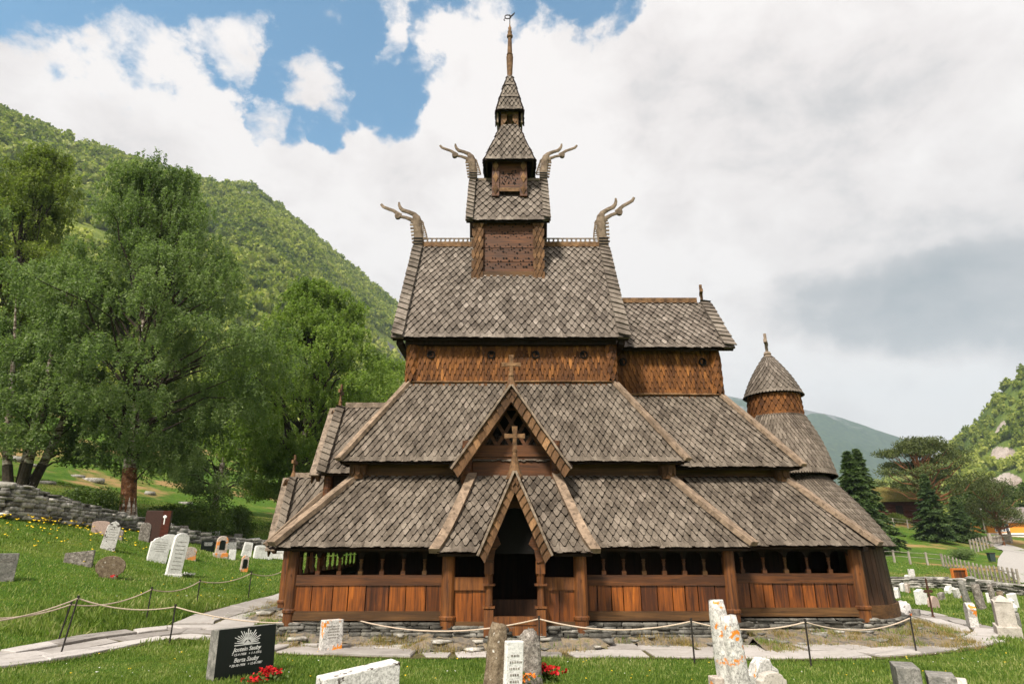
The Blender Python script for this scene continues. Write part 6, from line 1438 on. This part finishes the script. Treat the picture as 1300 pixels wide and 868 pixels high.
# ---- turf-roofed cabin
p = V3(gat(1143, 92)); r_ = thing('turf_roofed_cabin', 'low dark log cabin with a grass-grown turf roof beside the spruces', 'cabin', p, None, (0,0,math.radians(-8)))
s = 92/735; hw = 4.2; m = MB()
for k in range(9): m.box(-hw, hw, -2.5-.03*(k%2), 2.5, -.4+k*.32, -.1+k*.32)
m.build('log_wall', M['rust_red_wood'], r_, org=(0,0,0)); zt0 = 2.35
m = MB(); m.prism([(-hw-.6,-3.3,zt0),(hw+.6,-3.3,zt0),(hw+.6,0,zt0+1.9),(-hw-.6,0,zt0+1.9)], (0,0,.35)); m.prism([(hw+.6,3.3,zt0),(-hw-.6,3.3,zt0),(-hw-.6,0,zt0+1.9),(hw+.6,0,zt0+1.9)], (0,0,.35)); rf = m.build('turf_roof', M['turf'], r_, org=(0,0,0))
r = np.random.default_rng(3); nn = 9000; X = r.uniform(-hw-.6,hw+.6,nn); Yv = r.uniform(-3.3,3.3,nn); Z = zt0+.33+1.9*(1-abs(Yv)/3.3); Hh = r.uniform(.06,.24,nn); v = np.zeros((nn,3,3)); v[:,0]=np.stack([X-.03,Yv,Z],-1); v[:,1]=np.stack([X+.03,Yv,Z],-1); v[:,2]=np.stack([X+r.normal(0,.05,nn),Yv-.03,Z+Hh],-1); np_mesh('roof_grass', v.reshape(-1,3), np.arange(nn*3).reshape(-1,3), M['dry_grass'], parent=rf)['kind']='stuff'
m = MB(); m.prism([(-hw,-2.5,zt0-.1),(-hw,2.5,zt0-.1),(-hw,0,zt0+1.7)], (.15,0,0)); m.prism([(hw-.15,-2.5,zt0-.1),(hw-.15,2.5,zt0-.1),(hw-.15,0,zt0+1.7)], (.15,0,0)); m.build('gable', M['rust_red_wood'], r_, org=(0,0,0))
m = MB(); m.box(-1.8,-.9,-2.6,-2.5,.0,1.85); m.build('door', M['dark_wood'], r_, org=(0,0,0)); m = MB(); m.box(1.0,1.8,-2.6,-2.5,.9,1.6); m.build('window', M['window_glass'], r_, org=(0,0,0))
# ---- yellow house
p = V3(gat(1300, 116)); 
r_ = thing('yellow_house', 'yellow wooden house with a grey roof and white window frames beyond the road', 'house', p, None, (0,0,math.radians(-14)))
W, D_, Hw = 8.6, 4.5, 2.75
m = MB(); 
for k in range(18): m.box(-W+.0, W, -D_-.012*(k%2), D_, .6+k*.12, .6+(k+1)*.12)
m.box(-W, W, -D_, D_, -.6, .6, 1); m.prism([(-W,-D_,Hw),(-W,D_,Hw),(-W,0,Hw+2.3)], (.2,0,0)); m.prism([(W-.2,-D_,Hw),(W-.2,D_,Hw),(W-.2,0,Hw+2.3)], (.2,0,0)); m.build('wall', [M['yellow_paint'], M['grey_stone']], r_, org=(0,0,0))
m = MB(); m.prism([(-W-.5,-D_-.6,Hw-.3),(W+.5,-D_-.6,Hw-.3),(W+.5,0,Hw+2.4),(-W-.5,0,Hw+2.4)], (0,0,.18)); m.prism([(W+.5,D_+.6,Hw-.3),(-W-.5,D_+.6,Hw-.3),(-W-.5,0,Hw+2.4),(W+.5,0,Hw+2.4)], (0,0,.18)); m.build('roof', M['slate_roof'], r_, org=(0,0,0))
m = MB(); m.box(-W-.1, W+.1, -D_-.5, -D_-.05, -.1, .25); m.box(-W-1.5, -W+3.5, -D_-2.2, -D_-.55, -.1, .12); m.build('veranda_edge', M['white_paint'], r_, org=(0,0,0))
m = MB(); m.box(-W-.1, W+.1, -D_-.09, -D_-.02, .5, .75); m.build('white_band', M['white_paint'], r_, org=(0,0,0))
for x in (-6.9,-5.9,-1.2,.2,1.6,3.4,5.2,6.8):
    m = MB(); m.box(x-.55,x+.55,-D_-.06,-D_-.03,1.0,2.3); wi = m.build('window', M['window_glass'], r_, org=(0,0,0)); m = MB()
    for a,b,c,d in ((x-.62,x-.52,.95,2.35),(x+.52,x+.62,.95,2.35),(x-.03,x+.03,1.0,2.3)): m.box(a,b,-D_-.09,-D_-.025,c,d)
    m.box(x-.52,x+.52,-D_-.09,-D_-.025,.93,1.03); m.box(x-.52,x+.52,-D_-.09,-D_-.025,2.26,2.36); m.build('window_frame', M['white_paint'], wi, org=(0,0,0))
p = V3(gat(1243, 105)); r_ = thing('lamp_post', 'thin pale lamp post left of the yellow house', 'lamp post', p); m = MB(); m.tube([(0,0,0),(0,0,3.6)], [.07,.05], 8); m.build('pole', M['grey_stone'], r_, org=(0,0,0)); m = MB(); m.lathe([(.05,3.6),(.18,3.75),(.14,4.0),(.02,4.1)], (0,0,0), 8); m.build('lamp_head', M['white_paint'], r_, org=(0,0,0))
# ================================================================== CAMERA, LIGHT, SKY, AIR
cam = bpy.data.cameras.new('camera'); co = bpy.data.objects.new('camera', cam); COL.objects.link(co); co.location = (0, 0, HC); co.rotation_euler = (PI/2 + PITCH, 0, 0)
cam.sensor_width = 36; cam.lens = FPX / 1300 * 36; cam.clip_end = 30000; cam.clip_start = .1; SC.camera = co
SUN_EL, SUN_AZ = math.radians(50), math.radians(-152)   # azimuth measured from +Y, negative = left; sun behind the camera to the left
sd = Vector((math.sin(SUN_AZ)*math.cos(SUN_EL), math.cos(SUN_AZ)*math.cos(SUN_EL), math.sin(SUN_EL)))
su = bpy.data.lights.new('sun', 'SUN'); su.energy = 4.0; su.angle = math.radians(9); su.color = (1, .93, .82); so = bpy.data.objects.new('sun', su); COL.objects.link(so); so.rotation_euler = (-sd).to_track_quat('-Z', 'Y').to_euler(); so.location = sd * 100
w = bpy.data.worlds.new('World'); SC.world = w; w.use_nodes = True; t = w.node_tree; nd = t.nodes; nd.clear(); out = nd.new('ShaderNodeOutputWorld')
class WN(NT):
    def __init__(s): s.t = t
k = WN(); sky = k.n('ShaderNodeTexSky', sky_type='NISHITA'); sky.sun_disc = False; sky.sun_elevation = SUN_EL; sky.sun_rotation = SUN_AZ; sky.air_density = 1.0; sky.dust_density = .6; sky.ozone_density = 2.0
bg1 = k.n('ShaderNodeBackground'); bg1.inputs[1].default_value = .13; k.l(k.mix(1.0, sky.outputs[0], (.68,1.12,1.1), 'MULTIPLY'), bg1.inputs[0])
tc = k.n('ShaderNodeTexCoord').outputs['Generated']
wn = k.n('ShaderNodeTexNoise'); wn.inputs['Scale'].default_value = 5.5; wn.inputs['Detail'].default_value = 9; wn.inputs['Roughness'].default_value = .58; k.l(tc, wn.inputs['Vector'])
wv = k.n('ShaderNodeVectorMath', operation='SUBTRACT'); k.l(wn.outputs['Color'], wv.inputs[0]); wv.inputs[1].default_value = (.5,.5,.5)
ws = k.n('ShaderNodeVectorMath', operation='SCALE'); k.l(wv.outputs[0], ws.inputs[0]); ws.inputs['Scale'].default_value = .30
wa = k.n('ShaderNodeVectorMath', operation='ADD'); k.l(tc, wa.inputs[0]); k.l(ws.outputs[0], wa.inputs[1])
wz = k.n('ShaderNodeVectorMath', operation='NORMALIZE'); k.l(wa.outputs[0], wz.inputs[0]); tcw = wz.outputs[0]
def dirv(px, py): return Vector(ray(px, py)).normalized()
def spot(px, py, deg, co=None):
    d = k.n('ShaderNodeVectorMath', operation='DOT_PRODUCT'); k.l(co or tcw, d.inputs[0]); d.inputs[1].default_value = dirv(px, py)
    c = math.cos(math.radians(deg)); mr = k.n('ShaderNodeMapRange', interpolation_type='SMOOTHSTEP'); mr.inputs[1].default_value = math.cos(math.radians(deg*1.5)); mr.inputs[2].default_value = math.cos(math.radians(deg*.3)); k.l(d.outputs['Value'], mr.inputs[0]); return mr.outputs[0]
blue = None
for px, py, deg, a in [(430,30,5.5,.95),(490,82,3.9,.95),(400,125,2.4,.85),(335,60,4.5,.75),(225,40,3.2,.4),(548,68,2.8,.8),(640,-22,3.8,.95),(720,-10,3.8,1.0),(560,2,2.6,.8),(800,8,1.8,.7),(150,8,4.8,1.0),(50,4,4.6,1.0),(240,48,3.6,.85),(340,20,4,.95),(250,-10,4.5,.85),(140,124,1.3,.75),(300,-170,11,.9),(80,-170,9,.8)]:
    if a == 0: continue
    s_ = k.math('MULTIPLY', spot(px, py, deg), a); blue = s_ if blue is None else k.math('MAXIMUM', blue, s_)
puff = None
for px, py, deg, a in [(262,32,1.9,.5),(370,72,1.9,.5),(310,98,1.7,.5),(508,38,1.7,.5),(395,97,1.3,.3),(600,35,2.8,.7),(680,50,2.6,.6),(190,62,2.2,.45),(60,100,3.0,.6),(130,110,3.0,.6),(230,135,3.0,.6),(300,165,2.6,.5)]:
    s_ = k.math('MULTIPLY', spot(px, py, deg), a); puff = s_ if puff is None else k.math('MAXIMUM', puff, s_)
wp = k.n('ShaderNodeMapping'); wp.inputs['Scale'].default_value = (1,1,1.5); k.l(tc, wp.inputs[0])
n1 = k.noise(wp.outputs[0], 9, 9, .62, .25); n2 = k.noise(wp.outputs[0], 3.2, 6, .55, .3); n3 = k.noise(wp.outputs[0], 24, 6, .6)
cov = k.math('ADD', k.math('SUBTRACT', 1.0, blue), puff); nz_ = k.math('ADD', k.math('MULTIPLY', k.math('SUBTRACT', n1, .5), 2.2), k.math('MULTIPLY', k.math('SUBTRACT', n3, .5), .7)); am_ = k.math('ADD', k.math('MULTIPLY', blue, 2.0), .12, True); cov = k.math('ADD', cov, k.math('MULTIPLY', nz_, am_))
mr = k.n('ShaderNodeMapRange', interpolation_type='SMOOTHSTEP'); mr.inputs[1].default_value = .2; mr.inputs[2].default_value = .82; k.l(cov, mr.inputs[0])
# cloud tone: white, softly modulated, one darker bank at the right and grey veils
ws2 = k.n('ShaderNodeVectorMath', operation='SCALE'); k.l(wv.outputs[0], ws2.inputs[0]); ws2.inputs['Scale'].default_value = .1
wa2 = k.n('ShaderNodeVectorMath', operation='ADD'); k.l(tc, wa2.inputs[0]); k.l(ws2.outputs[0], wa2.inputs[1])
wz2 = k.n('ShaderNodeVectorMath', operation='NORMALIZE'); k.l(wa2.outputs[0], wz2.inputs[0]); tcd = wz2.outputs[0]
dark = None
for px, py, deg, a in [(960,388,2.2,.22),(1000,390,2.6,.36),(1045,392,3,.48),(1095,392,3.2,.64),(1145,390,3.4,.72),(1195,386,3.6,.72),(1245,380,3.8,.68),(1300,374,4.2,.64),(1250,300,8,.22),(1100,250,9,.15),(900,180,9,.1)]:
    s_ = k.math('MULTIPLY', spot(px, py, deg, tcd), a); dark = s_ if dark is None else k.math('MAXIMUM', dark, s_)
band = k.noise(wp.outputs[0], 2.2, 6, .5, .2)
dk = k.math('MULTIPLY', dark, k.math('ADD', .35, k.math('MULTIPLY', band, 1.5))); 
sh = k.math('MULTIPLY', k.math('SUBTRACT', n2, .46), 1.5); sh2 = k.math('MULTIPLY', k.math('SUBTRACT', n1, .5), .9)
tone = k.math('ADD', k.math('ADD', dk, sh), sh2, True)
ccol = k.ramp(tone, [(0, (.98,.925,.9)), (.25, (.86,.8,.78)), (.6, (.53,.525,.535)), (1, (.36,.385,.41))])
bg2 = k.n('ShaderNodeBackground'); k.l(ccol, bg2.inputs[0]); bg2.inputs[1].default_value = .68
mx = k.n('ShaderNodeMixShader'); k.l(mr.outputs[0], mx.inputs[0]); k.l(bg1.outputs[0], mx.inputs[1]); k.l(bg2.outputs[0], mx.inputs[2]); k.l(mx.outputs[0], out.inputs[0])
w.cycles.sampling_method = 'MANUAL'; w.cycles.sample_map_resolution = 512
HAZE = True
if HAZE:
    m = MB(); m.box(-3000, 3400, -60, 4600, -60, 1150); hz = m.build('haze', [], org=(0,0,0)); tag(hz, kind='stuff')
    hm = bpy.data.materials.new('haze_air'); hm.use_nodes = True; hn = hm.node_tree; hn.nodes.clear(); ho = hn.nodes.new('ShaderNodeOutputMaterial'); pv = hn.nodes.new('ShaderNodeVolumePrincipled'); pv.inputs['Density'].default_value = .00015; pv.inputs['Color'].default_value = (.66,.82,.95,1); hn.links.new(pv.outputs[0], ho.inputs['Volume']); hz.data.materials.append(hm); hz.visible_shadow = True
SC.view_settings.view_transform = 'Standard'; SC.view_settings.look = 'None'; SC.view_settings.exposure = .66; SC.view_settings.gamma = 1
SC.render.engine = 'CYCLES'; cy = SC.cycles; cy.max_bounces = 5; cy.diffuse_bounces = 3; cy.glossy_bounces = 2; cy.transmission_bounces = 3; cy.volume_bounces = 0; cy.transparent_max_bounces = 4; cy.use_denoising = True; cy.use_adaptive_sampling = True; cy.adaptive_threshold = .02
for s_ in ('OPENIMAGEDENOISE',):
    try: cy.denoiser = s_
    except Exception: pass
